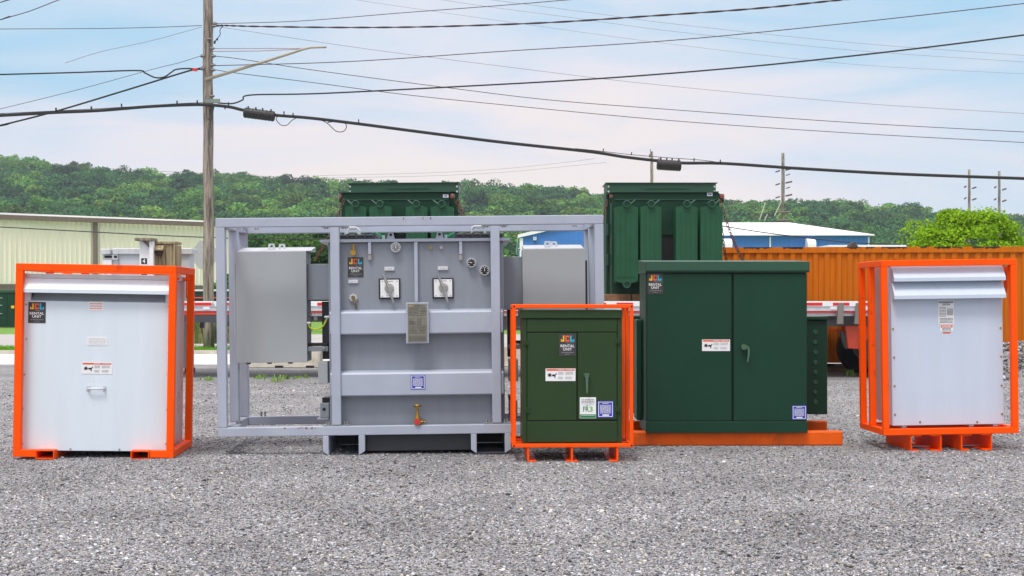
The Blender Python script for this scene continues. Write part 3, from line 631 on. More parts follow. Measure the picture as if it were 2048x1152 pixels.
o = m.build('cable_clips', CABLE); tag(o, 'small black spacer clips strapped along the thick cable', 'cable clips', kind='stuff')
for i, (xa, ya, xb, yb, ra) in enumerate(((488, 221, 549, 229, .145), (1314, 325, 1362, 328, .15))):
    f = Fr('splice_case', ['black ribbed splice case hanging on the thick cable right of the wooden pole', 'black ribbed splice case on the thick cable above the right green transformer'][i], 'splice case', (xa+xb)/2, YP-.45, group='splice cases on the thick cable')
    p0 = Vector(f.P(xa, ya+4)); p1 = Vector(f.P(xb, yb+4)); m = MB(); m.cyl(p0, p1, ra, 16)
    d = (p1-p0); L_ = d.length; d.normalize(); m.build('case', CABLE, f.o, .02)
    m = MB()
    for k in range(9): q = p0+d*(L_*(.06+.11*k)); m.cyl(q-d*.015, q+d*.015, ra+.012, 16)
    m.build('ribs', CABLE, f.o)
    m = MB()
    for k in (.15, .4, .62, .9): q = p0+d*(L_*k)+Vector((0, -.05, ra)); m.box(q.x-.02, q.x+.02, q.y-.02, q.y+.02, q.z-.02, q.z+.05)
    m.build('clamp', CABLE, f.o)
cable('slack_loop', 'thin slack loop hanging right of the left splice case', [(600, 233), (585, 240), (574, 250), (562, 250), (553, 240), (556, 233), (575, 232)], .011, CABLE, YP-.35, cat='cable loop', group='cable loops')
cable('slack_loop', 'thin looped cable end under the thick cable', [(610, 235), (640, 240), (655, 247), (672, 262), (686, 263), (693, 254), (688, 245), (672, 243), (655, 245)], .012, CABLE, YP-.35, cat='cable loop', group='cable loops')
cable('overhead_wire', 'thin wire rising right from the pole top to the top edge', [(430, 47.5), (600, 42), (800, 26), (1000, 11), (1120, 1), (1200, -6)], .010, WIRE, YP, 33)
cable('twisted_cable', 'twisted black cable from the pole top sweeping up to the right', [(430, 52), (447, 51), (520, 53), (700, 55), (880, 53), (1100, 45), (1300, 32), (1500, 18), (1660, 2), (1750, -8)], .020, WIRE, YP, 32, cat='overhead cable', twist=True, n=10)
cable('overhead_wire', 'faint wire falling right from the pole top across the whole sky', [(432, 53), (480, 60), (720, 96), (1000, 132), (1300, 168), (1700, 205), (2048, 227), (2100, 230)], .006, WIRER, YP)
cable('overhead_wire', 'thin brown wire rising right to the top right corner', [(426, 130), (440, 131), (700, 123), (1000, 103), (1340, 81), (1700, 46), (2048, 7), (2100, 1)], .012, WIRE, YP, 33)
cable('overhead_wire', 'upper of two parallel thin wires falling right from the pole', [(427, 112), (480, 118), (640, 142), (900, 176), (1100, 200), (1340, 219), (1700, 245), (2048, 264), (2100, 267)], .010, WIRE)
cable('overhead_wire', 'lower of two parallel thin wires falling right from the pole', [(426, 139), (480, 147), (640, 167), (800, 188), (1000, 209), (1340, 241), (1700, 266), (2048, 285), (2100, 288)], .010, WIRE)
cable('overhead_cable', 'black cable rising right to the right edge from below the lamp arm', [(436, 206), (465, 207), (485, 200), (502, 190), (640, 187), (900, 174), (1200, 157), (1500, 133), (1800, 101), (2048, 70), (2120, 60)], .022, CABLE, YP, 34)
cable('overhead_wire', 'faint high wire entering at the top middle left and falling right', [(690, -6), (720, 1), (850, 20), (1040, 47), (1340, 88), (1700, 128), (2048, 148)], .006, WIRER, 60)
cable('overhead_wire', 'faint high wire entering at the top middle and falling right', [(860, -4), (980, 14), (1150, 36), (1340, 62), (1700, 100), (2048, 124)], .007, WIRER, 60)
cable('overhead_wire', 'faint high wire entering right of the top middle and falling right', [(960, -3), (1040, 7), (1200, 28), (1340, 47), (1700, 85), (2048, 111)], .007, WIRER, 60)
for i, (a, b) in enumerate((((0, 455), (420, 476)), ((0, 322), (700, 366)))):
    if i == 0: cable('overhead_wire', 'dark wire crossing in front of the beige building wall', [(-60, 451), (0, 454), (150, 462), (300, 470), (420, 475), (490, 477), (650, 478)], .018, CABLE, 48)
    else: cable('overhead_wire', 'faint pale wire along the wooded hill top at the left', [(-20, 320), (150, 333), (350, 344), (520, 352), (700, 360)], .022, WIRER, 180)
cable('overhead_wire', 'upper faint wire curving low over the hill in the middle', [(640, 351), (850, 346), (1000, 338), (1120, 326), (1190, 317)], .012, WIRER, 120)
cable('overhead_wire', 'lower faint wire curving low over the hill in the middle', [(640, 356), (850, 352), (1000, 345), (1120, 334), (1212, 325)], .012, WIRER, 120)
cable('overhead_wire', 'black wire drooping in front of the white roof right of the green transformers', [(1430, 450), (1550, 468), (1690, 484), (1800, 489)], .014, CABLE, 36)

f = mk_pole('utility_pole', 'plain distant wooden pole rising behind the right green transformer', 1303.5, 105, 303, .14, .12)
m = MB(); m.tube([f.P(1301, 306, -.15), f.P(1301, 298, -.15)], .03, 5); m.tube([f.P(1306, 323, -.15), f.P(1322, 315, -.15)], .03, 5); m.build('bracket', BROWN, f.o)
def line_pole(px, Y, yt, label, arms):
    f = mk_pole('transmission_pole', label, px, Y, yt, .24, .18, group='tall transmission poles in the distance')
    for (dx0, dx1, py, w_) in arms:
        m = MB(); a = f.P(px+dx0, py+3, -.25); b = f.P(px+dx1, py, -.25)
        m.tube([a, b], w_*.6, 6); m.build('insulator', mat('insulator_dark', (.10, .08, .09), .5), f.o)
    return f
arms = [(3, 10, 316-13+4, .06)]
AR = []
for py in (339, 365, 391): AR += [(-15, -6, py+2, .13), (5, 18, py-2, .16), (6, 14, py+9, .10)]
f = line_pole(1566, 150, 306, 'tall distant transmission pole with many insulators behind the blue building roof', AR)
for py in (425, 441): m = MB(); m.tube([f.P(1552, py, -.3), f.P(1582, py-1, -.3)], .10, 6); m.build('crossarm', BROWN, f.o)
for i, px in enumerate((1938.5, 1998.5)):
    line_pole(px, 200, 339+i*3, ['left of two slim distant poles above the yellow green tree', 'right of two slim distant poles above the yellow green tree'][i], [(-10, -6, 372+i, .2), (6, 14, 374+i*3, .2), (-10, -6, 395+i*2, .2), (6, 14, 397+i*3, .2)])
for i, (a, b) in enumerate((((1519, 440), (1531, 405)), ((1529, 441), (1535, 428)), ((1549, 432), (1563, 402)))):
    cable('guy_rod', ['long pale leaning rod left of the many insulator pole', 'short pale leaning rod left of the many insulator pole', 'pale leaning rod touching the many insulator pole'][i], [a, b], .05, mat('pale_rod', (.5, .48, .4), .6), 120, cat='guy rod', group='leaning rods by the far pole', n=3)

# ================================================================== CONTAINER
f = Fr('shipping_container', 'orange corrugated shipping container with rusty top edge behind the right hand units', 'container', 1760, 27.7, yaw=-4)
xa, xb = f.q(1330, 600)[0], f.q(1330, 600)[0]+12.19; zb, zt = .17, 2.62
m = MB(); x = xa+.16; pf = []
while x < xb-.2:
    pf += [(x, .035), (x+.06, .035), (x+.09, 0.0), (x+.18, 0.0), (x+.21, .035)]; x += .24
vs = []; 
for (u, v) in pf: vs += [(u, v, zb+.14), (u, v, zt-.12)]
m.add(vs, [(2*i, 2*i+2, 2*i+3, 2*i+1) for i in range(len(pf)-1)]); m.box(xa+.01, xb-.01, .05, 2.42, zb+.02, zt-.02)
m.build('corrugated_side', CONTO, f.o)
MB().box(xa, xb, -.02, .08, zb, zb+.14).build('bottom_rail', CONTO, f.o, .004)
for x in (xa, xb-.16): MB().box(x, x+.16, -.025, .1, zb+.14, zt-.12).build('corner_post', CONTO, f.o, .004)
rr = random.Random(12); m = MB(); m.box(xa, xb, -.02, .08, zt-.12, zt).m(1)
for k in range(26):
    c = rr.uniform(xa, xb); w_ = rr.uniform(.03, .22); pts = []
    nn = 9
    zt2 = zt+.002
    pts = [(c-w_, zt2)]+[(c-w_+2*w_*i/nn, zt-rr.uniform(.008, .05)) for i in range(nn+1)]+[(c+w_, zt2)]
    m.prism(pts, -.023, -.0205)
for k in range(16):
    c = rr.uniform(xa+.3, xb-.3); z = rr.uniform(zb+.2, zt-.2); a = rr.uniform(.008, .02); b = rr.uniform(.01, .06)
    m.prism([(c+a*math.cos(i*1.05)*rr.uniform(.6, 1), z+b*math.sin(i*1.05)*rr.uniform(.6, 1)) for i in range(6)], -.004, -.001)
m.build('top_rail', [CONTO, RUST], f.o)
for i, (px0, px1) in enumerate(((1480, 1640), (1640, 1718), (1860, 1960))):
    g = Fr('timber', ['grey timber bearer lying under the left part of the container', 'reddish timber bearer under the container beside the trailer wheel', 'timber bearer under the container behind the right unit'][i], 'timber', (px0+px1)/2, 27.5, group='timber bearers under the container')
    a, b = g.q(px0, 600)[0], g.q(px1, 600)[0]; MB().box(a, b, -.05, .12, 0, .10).build('beam', (TIMBER, TIMBER, WOOD)[i], g.o, .01); MB().box(a+.1, b+.3, -.06, .12, .102, .165).build('plank', WOOD, g.o, .008)

# ================================================================== LEFT BACKGROUND THINGS
f = Fr('metal_enclosure', 'light grey metal enclosure with overhanging cap behind the left orange framed unit', 'enclosure', 300, 27)
r = f.R(222, 507, 380, 745); MB().rb((r[0], r[1], .10, r[3]), 0, .36).build('body', LTGREY, f.o, .01)
r = f.R(226, 497, 386, 509); MB().rb((r[0], r[1], r[2]+.005, r[3]), -.06, .42).build('cap', ALU, f.o, .008)
r = f.R(202, 498, 222, 509, -.1); MB().rb((r[0], r[1], r[2]+.005, r[3]), -.16, .5).build('side_cap', ALU, f.o, .008)
r = f.R(205, 520, 223, 745, -.1); MB().rb((r[0], r[1], .1, r[3]), -.1, .45).build('side_cabinet', WHITE, f.o, .008)
m = MB(); r = f.R(206, 509.5, 236, 519.5, -.05); m.m(0).rb(r, -.08, .2); m.m(1); q = f.R(209, 511, 224, 516, -.08); m.rb(q, -.085, -.081); q = f.R(228, 511, 234, 516, -.08); m.rb(q, -.085, -.081); m.build('vent', [GALV, BLACK], f.o)
r = f.R(222.5, 520, 236, 745, -.02); MB().rb((r[0], r[1], .1, r[3]), -.03, -.002).build('door_edge', GALV, f.o)
r = f.R(209, 543.5, 214, 548, -.1); MB().rb(r, -.104, -.101).build('label', KRED, f.o)
for x in (-1.0, .78): MB().box(x-.08, x+.08, .05, .3, 0, .098).build('foot', BLACK, f.o)
f = Fr('number_post', 'white painted wooden post with cap and black number plates reading 4', 'number post', 292, 26)
r = f.R(279, 482, 306, 745); MB().rb((r[0], r[1], 0, r[3]), 0, .14).build('board', WHITE, f.o, .005)
r = f.R(299, 482, 307, 745, -.06); MB().rb((r[0], r[1], 0, r[3]-.002), -.08, -.002).build('post', WHITE, f.o, .005)
r = f.R(270, 476, 307, 481.5, -.1); MB().rb(r, -.14, .2).build('cap', WOOD, f.o, .004)
MB().prism([f.q(286, 482), f.q(290, 482), f.q(299, 491), f.q(299, 495)], -.06, -.002).build('brace', WOOD, f.o)
for k, (ya, yb) in enumerate(((516.5, 528), (538, 550))):
    r = f.R(282.5, ya, 294, yb, -.002); m = MB(); m.m(0).rb(r, -.006, -.001); W_, H_ = r[1]-r[0], r[3]-r[2]
    m.m(1); put_text(m, '4', r[0]+.22*W_, r[0]+.72*W_, r[2]+.12*H_, r[3]-.12*H_, -.008, .02); m.build('number_plate', [BLACK, KWHT], f.o)
f = Fr('wooden_crate', 'weathered upright wooden crate with a flap beside the white number post', 'crate', 331, 26.2)
r = f.R(309, 488, 353, 745); x0, x1 = r[0], r[1]; m = MB(); n = 6
for k in range(n): a = x0+(x1-x0)*k/n; m.box(a+.003, a+(x1-x0)/n-.003, (k % 2)*.008, .4, 0, r[3]-(k % 3)*.01)
m.build('boards', CRATEW, f.o); MB().box(x0-.01, x1, -.03, .42, r[3]+.002, r[3]+.05).build('lid', CRATEW, f.o, .004)
r = f.R(309, 492, 329, 501, -.1); a = MB(); a.add([(r[0], -.02, r[3]), (r[1]-.04, -.02, r[3]), (r[1], -.20, r[2]), (r[0], -.20, r[2]), (r[0], -.02, r[3]+.02), (r[1]-.04, -.02, r[3]+.02), (r[1], -.20, r[2]+.02), (r[0], -.20, r[2]+.02)], [(0, 1, 2, 3), (7, 6, 5, 4), (0, 4, 5, 1), (1, 5, 6, 2), (2, 6, 7, 3), (3, 7, 4, 0)]); a.build('flap', CRATEW, f.o)
r = f.R(310, 502, 327, 512, -.02); MB().prism([(r[0], r[3]), (r[1], r[3]), (r[1]-.03, r[2]), (r[0]+.06, r[2])], -.14, -.011).build('metal_socket', mat('socket_brown', (.06, .035, .025), .7), f.o)
r = f.R(347, 489, 351, 560, -.01); MB().rb((r[0], r[1], .3, r[3]), -.03, -.001).build('batten', CRATEW, f.o)
f = Fr('concrete_barrier', 'cream concrete block lying on the gravel behind the left grey cabinet', 'barrier', 566, 29)
r = f.R(494, 700, 640, 735); MB().prism([(0, .0), (.06, .12), (.16, .38), (.36, .38), (.46, .12), (.52, 0)], r[0], r[1], 'x').build('block', CONC, f.o, .015)
[MB().rb((f.q(px, 730)[0]-.09, f.q(px, 730)[0]+.09, .0, .05), -.006, .03).build('lifting_slot', BLACK, f.o) for px in (558, 620)]
f = Fr('concrete_barrier', 'pale concrete block behind the small green unit left side', 'barrier', 1030, 29.5)
r = f.R(985, 690, 1060, 735); MB().prism([(0, .0), (.06, .12), (.16, .45), (.36, .45), (.46, .12), (.52, 0)], r[0], r[1], 'x').build('block', CONC, f.o, .015)

# ================================================================== FLATBED TRAILER
YT = 25.0
f = Fr('flatbed_trailer', 'flatbed trailer with white rail and red reflective strips across the middle distance', 'trailer', 1040, YT)
X = lambda px: f.q(px, 600)[0]
Z = lambda py: f.q(1040, py)[1]
xa, xb = X(300), X(1757)
MB().box(xa, xb, .03, 2.5, Z(606.5), Z(604)).build('deck', TIMBER, f.o)
MB().box(xa, xb, -.03, .028, Z(613), Z(602.5)).build('side_rail', WHITE, f.o, .004)
MB().box(xa, xb, -.012, .028, Z(622), Z(613.2)).build('rail_channel', ALU, f.o, .003)
MB().box(xa, xb, .0, .028, Z(625.5), Z(622.2)).build('lower_rail', RED, f.o)
MB().box(xa, xb, .05, .12, Z(632), Z(625.7)).build('rub_rail', ALU, f.o)
px = 386-96*2
k = 0
while px < 1750:
    r = (X(px), X(px+33), Z(611.2), Z(605.3)); MB().rb(r, -.034, -.0305).build('reflector', RED, f.o)
    px += 54 if px > 1100 else 49; k += 1
for px in (414, 610, 1667, 1735, 900): r = f.R(px-7, 613.5, px+6, 619); MB().rb(r, -.03, -.0125).build('marker', KWHT, f.o)
m = MB(); r = f.R(423, 604.5, 430, 612); put_text(m, '6', r[0], r[1], r[2], r[3], -.032, .0); m.build('number', KGREY, f.o)
for px in range(480, 1740, 150): MB().box(X(px)-.03, X(px)+.03, .05, 2.45, Z(632.3)-.08, Z(632.3)).build('crossmember', AXLE, f.o)
for yb in (.75, 1.75):
    m = MB(); m.prism([(xa+.1, Z(632.5)), (xb-.1, Z(632.5)), (xb-.1, Z(652)), (X(1500), Z(662)), (X(900), Z(662)), (X(700), Z(645)), (xa+.1, Z(645))], yb, yb+.12); m.build('main_beam', AXLE if yb < 1 else DKGREY, f.o)
MB().box(xa, X(620), .0, .10, Z(645), Z(629)).build('front_beam', DKGREY, f.o); MB().box(xa, X(620), -.004, .05, Z(629)+.001, Z(629)+.02).build('front_trim', ORANGE, f.o)
MB().box(X(1500), xb-.12, .735, .749, Z(663.5), Z(661)).build('beam_edge', RED, f.o)
MB().box(X(399), X(406), .03, .12, Z(656), Z(645.2)).build('winch', BLACK, f.o)
for px in (1681, 1716, 1560, 1480):
    c = X(px); MB().add([(c-.05, -.05, Z(606)), (c+.05, -.05, Z(606)), (c+.03, -.10, Z(648)), (c-.09, -.10, Z(648)), (c-.05, -.032, Z(606)), (c+.05, -.032, Z(606)), (c+.03, -.02, Z(648)), (c-.09, -.02, Z(648))], [(0, 1, 2, 3), (7, 6, 5, 4), (0, 4, 5, 1), (1, 5, 6, 2), (2, 6, 7, 3), (3, 7, 4, 0)]).build('strap_winch', mat('winch_brown', (.17, .155, .14), .6), f.o, .004)
MB().prism([(X(1696), Z(652)), (X(1800), Z(652)), (X(1800), Z(668)), (X(1740), Z(700)), (X(1702), Z(698)), (X(1699), Z(675))], .2, .5).build('suspension', REDP, f.o, .01)
MB().prism([(X(1689), Z(664)), (X(1698), Z(664)), (X(1702), Z(678)), (X(1702), Z(700)), (X(1696), Z(690))], .3, .45).build('hanger', DKGREY, f.o)
for wx in (1784, 1784+118):
    for wy in (.12, 2.1):
        cx, cz = X(wx), .49; t = MB(); t.cyl((cx, wy, cz), (cx, wy+.26, cz), .49, 32); ty = t.build('tyre', RUBBER, f.o, .03)
        MB().cyl((cx, wy-.01, cz), (cx, wy+.02, cz), .20, 24).build('rim', AXLE, f.o, .01); MB().cyl((cx, wy-.05, cz), (cx, wy-.011, cz), .09, 16).build('hub', AXLE, f.o)
    MB().cyl((X(wx), .3, .49), (X(wx), 2.2, .49), .07, 12).build('axle', BLACK, f.o)
# extend frame over the wheels
MB().box(xb, xb+2.2, .0, 2.5, Z(606.5), Z(603)).build('deck_end', TIMBER, f.o); MB().box(xb+.001, xb+2.2, -.03, -.001, Z(622), Z(602.5)).build('side_rail', WHITE, f.o)
MB().box(xb-.08, xb+2.1, .78, .88, Z(652), Z(632)).build('main_beam', AXLE, f.o)

# ================================================================== GREEN TRANSFORMERS ON THE TRAILER
def chain(label, p0, p1, group='rusty lashing chains'):
    p0, p1 = Vector(p0), Vector(p1); d = p1-p0; L_ = d.length; d.normalize(); st = .062; n = int(L_/st); m = MB()
    u = d.orthogonal().normalized(); v = d.cross(u); mid = p0
    for i in range(n):
        c = p0+d*(st*(i+.5))-p0+Vector((0, 0, -.10*math.sin(math.pi*(i+.5)/n)))
        m.torus(c, u if i % 2 else v, .026, .009, 1.55, 10, 5, up=d)
    o = m.build('lashing_chain', RUSTC); o.location = p0; tag(o, label, 'chain', group); return o
def wpt(px, py, Y): return ((px-HX)/FPX*Y, Y, CH-(py-HY)/FPX*Y)
def tank_transformer(label, ox, slope, sh, hood, cols, mirror, sticker, full):
    Y = 25.6; f = Fr('padmount_transformer', label, 'transformer', ox, Y, roll=slope, group='dark green transformers on the trailer', pby=600)
    dR = -.55
    bx0, bx1 = hood[0], hood[1]
    r = f.R(bx0, 384, bx1, 590, .35); MB().rb((r[0], r[1], r[2], r[3]), .55, 1.35).build('rear_cabinet', GREENB, f.o, .01)
    r = f.R(bx0, 366.5, bx1, 384, .5); z0 = r[2]; m = MB(); m.box(r[0], r[1], .52, 1.4, r[2]+.003, r[3]-.001); m.box(r[0]-.03, r[1]+.03, .49, 1.45, r[3], r[3]+.015); a = f.R(bx0+75, 375, bx0+163, 377, .5); m.rb(a, .505, .519); m.build('rear_hood', GREENL, f.o)
    screws(f, [(bx0+3, 373), (bx0+3, 383), (bx1-3, 373), (bx1-3, 383)], .52, .02, GALV)
    t0, t1 = cols[0][0], cols[3][1]
    r = f.R(t0-8, 384.5, t1+(-10 if not mirror else -6), 590, 0); MB().rb((r[0], r[1], r[2], r[3]-.01), 0, .54).build('tank', GREENB, f.o, .008)
    q = f.R(t0-12, 383, t1-8, 385, 0); MB().rb(q, -.04, .56).build('tank_flange', GREENL, f.o)
    q = f.R(t0-2, 398.5, t1-12, 400, 0); MB().rb(q, -.02, -.002).build('weld_bar', GREENL, f.o)
    q = f.R(t0+92, 447, t0+118, 470, -.02); MB().rb((q[0], q[1], f.q(ox, 590)[1], q[3]), -.03, -.002).build('tank_black_slab', BLACK, f.o)  # black slab on the tank face between the inner radiators
    q = f.R(t0+92, 432, t0+118, 470, -.05); MB().rb(q, -.07, -.031).build('crosspiece', GREENB, f.o)
    for (c0, c1) in cols:
        cx = (c0+c1)/2; r = f.R(c0, 411, c1, 567, dR); x0, x1, z0, z1 = r; wd = x1-x0; xc = (x0+x1)/2
        nn = 14; m = MB(); prof = []
        # pressed panel: shallow vertical flutes
        for i in range(nn*2+1):
            u = i/(nn*2); prof.append((x0+.02+(wd-.04)*u, -.014*(.5-.5*math.cos(u*2*math.pi*4))))
        y = dR
        m.prism([(x0, z0+.05), (xc-.09, z0+.0), (xc+.09, z0+.0), (x1, z0+.05), (x1, z1-.04), (xc+.10, z1+.0), (xc-.10, z1+.0), (x0, z1-.04)], y, y+.03)
        vs = []
        for (xx, yy_) in prof: vs += [(xx, y+yy_-.001, z0+.12), (xx, y+yy_-.001, z1-.14)]
        m.add(vs, [(2*i, 2*i+2, 2*i+3, 2*i+1) for i in range(len(prof)-1)])
        p = m.build('radiator', GREENT, f.o, 0)
        mm = MB(); y = dR+.06
        for k in range(6):
            yk = dR+.055+k*.075; mm.box(x0+.004, x1-.004, yk, yk+.022, z0+.02, z1-.02)
        mm.build('cooling_fins', GREENT, p)
        for zc in (z1+.025, z0-.02):
            h = MB(); h.cyl((xc, dR-.05, zc), (xc, 0, zc), .066, 20); h.m(1).torus((xc, dR-.054, zc), (0, 1, 0), .062, .012); h.build('header_pipe', [GREENB, GREENL], p)
        s = -1 if not mirror else 1
        g = MB(); g.tube([(xc+s*.07, dR+.02, z1+.03), (xc+s*.17, dR+.1, z1+.11)], .014, 5); g.build('brace', GREENL, p)
    r = f.R(*sticker, -.0); m = MB(); m.m(0).rb((r[0], r[1], r[2], r[3]), -.006, -.001); m.m(1).quad(r[0]+.02, r[1]-.02, (r[2]+r[3])/2-.012, (r[2]+r[3])/2+.01, -.0075); m.build('label', [KWHT, KBLUE], f.o)
    # side ladder plates
    sx = bx0 if not mirror else bx1
    for py in (460, 520): r = f.R(bx0+1, py-12, bx0+14, py+10, .3); MB().rb(r, .3, .5).build('side_plate', GREENB, f.o)
    for px in (t0-8, t1-2):
        c = f.P(px, 393, .1); m = MB(); m.box(c[0]-.04, c[0]+.04, .06, .12, c[2]-.12, c[2]+.05); m.build('lifting_lug', GREENB, f.o)
        m = MB(); m.torus((c[0], .02, c[2]), (0, 1, 0), .036, .012); m.cyl((c[0], -.03, c[2]), (c[0], .04, c[2]), .018, 8); m.build('shackle', mat('shackle_red', (.35, .12, .11), .5), f.o)
    return f
fA = tank_transformer('dark green transformer on the trailer seen above the big grey frame, left one', 808, .4, 0, (698, 918), [(692, 734), (740, 784), (813, 856), (863, 908)], False, (887, 389, 898, 395), False)
fB = tank_transformer('dark green transformer on the trailer behind the large dark green cabinet, right one', 1330, 0, 0, (1214, 1432), [(1231, 1276), (1281, 1323), (1352, 1395), (1401, 1445)], True, (1414, 385, 1425, 392), True)
YC = 25.5
chain('rusty chain slanting down left of the left green transformer', wpt(689, 398, YC), wpt(627, 525, 25.1))
chain('rusty chain right of the left green transformer top', wpt(916, 398, YC), wpt(952, 470, 25.1))
chain('second rusty chain close beside the first right of the left green transformer', wpt(913, 402, YC), wpt(942, 475, 25.3))
chain('rusty chain left of the right green transformer', wpt(1214, 400, YC), wpt(1188, 500, 25.1))
chain('rusty chain behind the right post of the grey frame by the blue wall', wpt(1203, 468, YC), wpt(1189, 560, 25.3))
chain('long rusty chain slanting down right of the right green transformer', wpt(1439, 398, YC), wpt(1489, 528, 25.1))
chain('short rusty chain hanging close by the right green transformer', wpt(1444, 455, 26.2), wpt(1454, 525, 26.2))
f = Fr('dunnage', 'brown timber bearers under the right green transformer on the trailer', 'timber', 1250, 25.4)
for (a, b) in ((1214, 1262), (1264, 1290), (1380, 1440)): r = f.R(a, 588, b, 603); MB().rb((r[0], r[1], CH-.03, r[3]), 0, 1.2).build('block', TIMBER, f.o, .01)
f = Fr('dunnage', 'brown timber bearers under the left green transformer on the trailer', 'timber', 800, 25.4)
for (a, b) in ((700, 770), (850, 905)): r = f.R(a, 588, b, 603); MB().rb((r[0], r[1], CH-.03, r[3]), 0, 1.2).build('block', TIMBER, f.o, .01)

# ================================================================== LEFT WHITE UNIT IN ORANGE FRAME
f = Fr('framed_transformer', 'white ventilated transformer in an orange tube frame at the far left', 'transformer', 186, 12.36, yaw=4.2, roll=-.9)
x0 = f.q(27, 800)[0]; x1 = f.q(350, 700)[0]; zt = f.q(186, 529)[1]; zb = f.q(186, 915)[1]; t = .068; DP = 1.06
print('left unit', x0, x1, zb, zt)
crate_frame(f, x0, x1, max(zb, .015), zt, 0, DP, t, ORANGE, split=(f.q(90, 910)[0], f.q(280, 910)[0]))
for px in (90, 280): # fork pockets
    c = f.q(px, 910)[0]; m = MB(); h = .075; w2 = .085; hz0 = .0
    for (a, b, c0, c1) in ((c-w2, c+w2, .0, .008), (c-w2, c+w2, h, h+.008), (c-w2, c-w2+.008, .008, h), (c+w2-.008, c+w2, .008, h)): m.box(a, b, -.012, DP+.012, c0, c1)
    m.build('fork_pocket', ORANGE, f.o)
    MB().box(c-w2+.01, c+w2-.01, .3, .31, .01, h-.003).build('pocket_dark_sheet', BLACK, f.o)  # black sheet added as painted shade inside the open pocket
bx0, bx1 = f.q(47, 700, .1)[0], f.q(338, 700, .1)[0]; bz0, bz1 = f.q(186, 902, .1)[1], f.q(186, 549, .1)[1]
yF = .10; zr1 = f.q(186, 603, .1)[1]; zr0 = f.q(186, 584, .1)[1]
MB().box(bx0+.02, bx1-.01, yF+.24, DP-.10, bz0, bz1-.03).build('enclosure', PINKGALV, f.o, .004)
for a in (bx0+.02, bx1-.022): MB().box(a, a+.012, yF+.06, yF+.238, bz0, bz1-.03).build('side_sheet', PINKGALV, f.o)
MB().box(bx0, bx1, yF, yF+.058, bz0, zr1).build('front_panel', WHITEP, f.o, .003)
for a in ((bx0, bx0+.055), (bx1-.04, bx1)): MB().box(*a, yF, yF+.058, zr1+.001, bz1-.04).build('corner_strip', WHITEP, f.o, .002)
MB().prism([(yF+.03, zr1+.001), (yF+.235, zr1+.16), (yF+.237, zr1+.15), (yF+.05, zr1+.001)], bx0+.056, bx1-.041, 'x').build('louvre_recess', GALV, f.o)
m = MB(); zh = bz1-.045; m.prism([(yF+.058, zh), (yF-.01, zh), (yF-.075, zh-.10), (yF-.075, zh-.135), (yF-.067, zh-.135), (yF-.065, zh-.104), (yF+.058, zh-.015)], bx0-.022, bx1+.008, 'x'); m.build('hood', WHITEP, f.o)
MB().box(bx0, bx1+.01, yF-.008, DP-.08, zh+.002, bz1).build('top_cover', GALV, f.o, .003)
screws(f, [(53, 678), (49, 749), (46, 817), (44, 887), (337, 613), (337, 682), (336, 749), (334, 819), (332, 888), (141, 898), (239, 899), (53, 609)], yF, .009)
for s in (.3, .6, .85): pass
jcl(f, 57, 604, 91, 646, yF)
label_plate(f, 177.5, 603.5, 207, 621, yF, KRED, 3, 'label', KWHT, .13); label_plate(f, 175, 674, 214, 691, yF, mat('pale_print', (.55, .56, .57), .6), 5, 'rating_label', KWHT, .18); warning(f, 164, 725, 224, 748, yF)
a = f.P(177, 777, yF); b = f.P(209, 777, yF); m = MB(); m.tube(cr_spline([(a[0], yF-.005, a[2]), (a[0]+.01, yF-.035, a[2]), (b[0]-.01, yF-.035, b[2]), (b[0], yF-.005, b[2])], 5), .009, 8)
for p in (a, b): m.box(p[0]-.016, p[0]+.016, yF-.006, yF-.0005, p[2]-.022, p[2]+.022)
m.build('handle', GALV, f.o)
for (yy_, xx_) in ((.18, x1-.03), (DP-.3, x1-.03), (.30, x0+.24), (.55, x0+.35)):
    m = MB(); zc = zt-t-.0
    if xx_ == x1-.03:
        m.prism([(yy_, zc), (yy_+.07, zc), (yy_+.06, zc-.2), (yy_+.035, zc-.235), (yy_+.01, zc-.2)], xx_-.012, xx_, 'x'); m.cyl((xx_-.05, yy_+.035, zc-.05), (xx_+.02, yy_+.035, zc-.05), .014, 8)
    else: m.box(xx_, xx_+.07, yy_+.45, yy_+.52, zc-.09, zc-.001)
    m.build('hanger_plate', ORANGE, f.o)
MB().cyl((bx1+.0, .3, f.q(300, 598)[1]), (bx1+.02, .3, f.q(300, 598)[1]), .02, 8).build('bolt', BRASS, f.o)
screws(f, [(349, 560)], .02, .006)

# ================================================================== RIGHT UNIT
f = Fr('framed_transformer', 'pale blue grey transformer with two louvre hoods in orange frame at far right', 'transformer', 1900, 13.04, yaw=2.2, roll=.75)
x0 = f.q(1765, 700)[0]; x1 = f.q(2036, 700)[0]; zt = f.q(1900, 519)[1]; zb = f.q(1900, 869)[1]; t = .062; DP = .78
yF = .10
mids = ((x0, DP*.52),)
crate_frame(f, x0, x1, zb, zt, 0, DP, t, ORANGE, mids)
bx0, bx1 = f.q(1783, 700, yF)[0], f.q(2006, 700, yF)[0]; bz0, bz1 = f.q(1900, 850, yF)[1], f.q(1900, 527, yF)[1]
MB().box(bx0+.0, bx1, yF, DP*.46, bz0, bz1).build('front_enclosure', WHITEG, f.o, .004)
MB().box(bx0+.004, bx1-.004, DP*.46+.03, DP-.1, bz0+.02, bz1-.01).build('rear_enclosure', PINKGALV, f.o, .004)
MB().box(bx0+.012, bx1-.012, DP*.46+.001, DP*.46+.029, bz0+.03, bz1-.02).build('joint_strip', REDP, f.o)
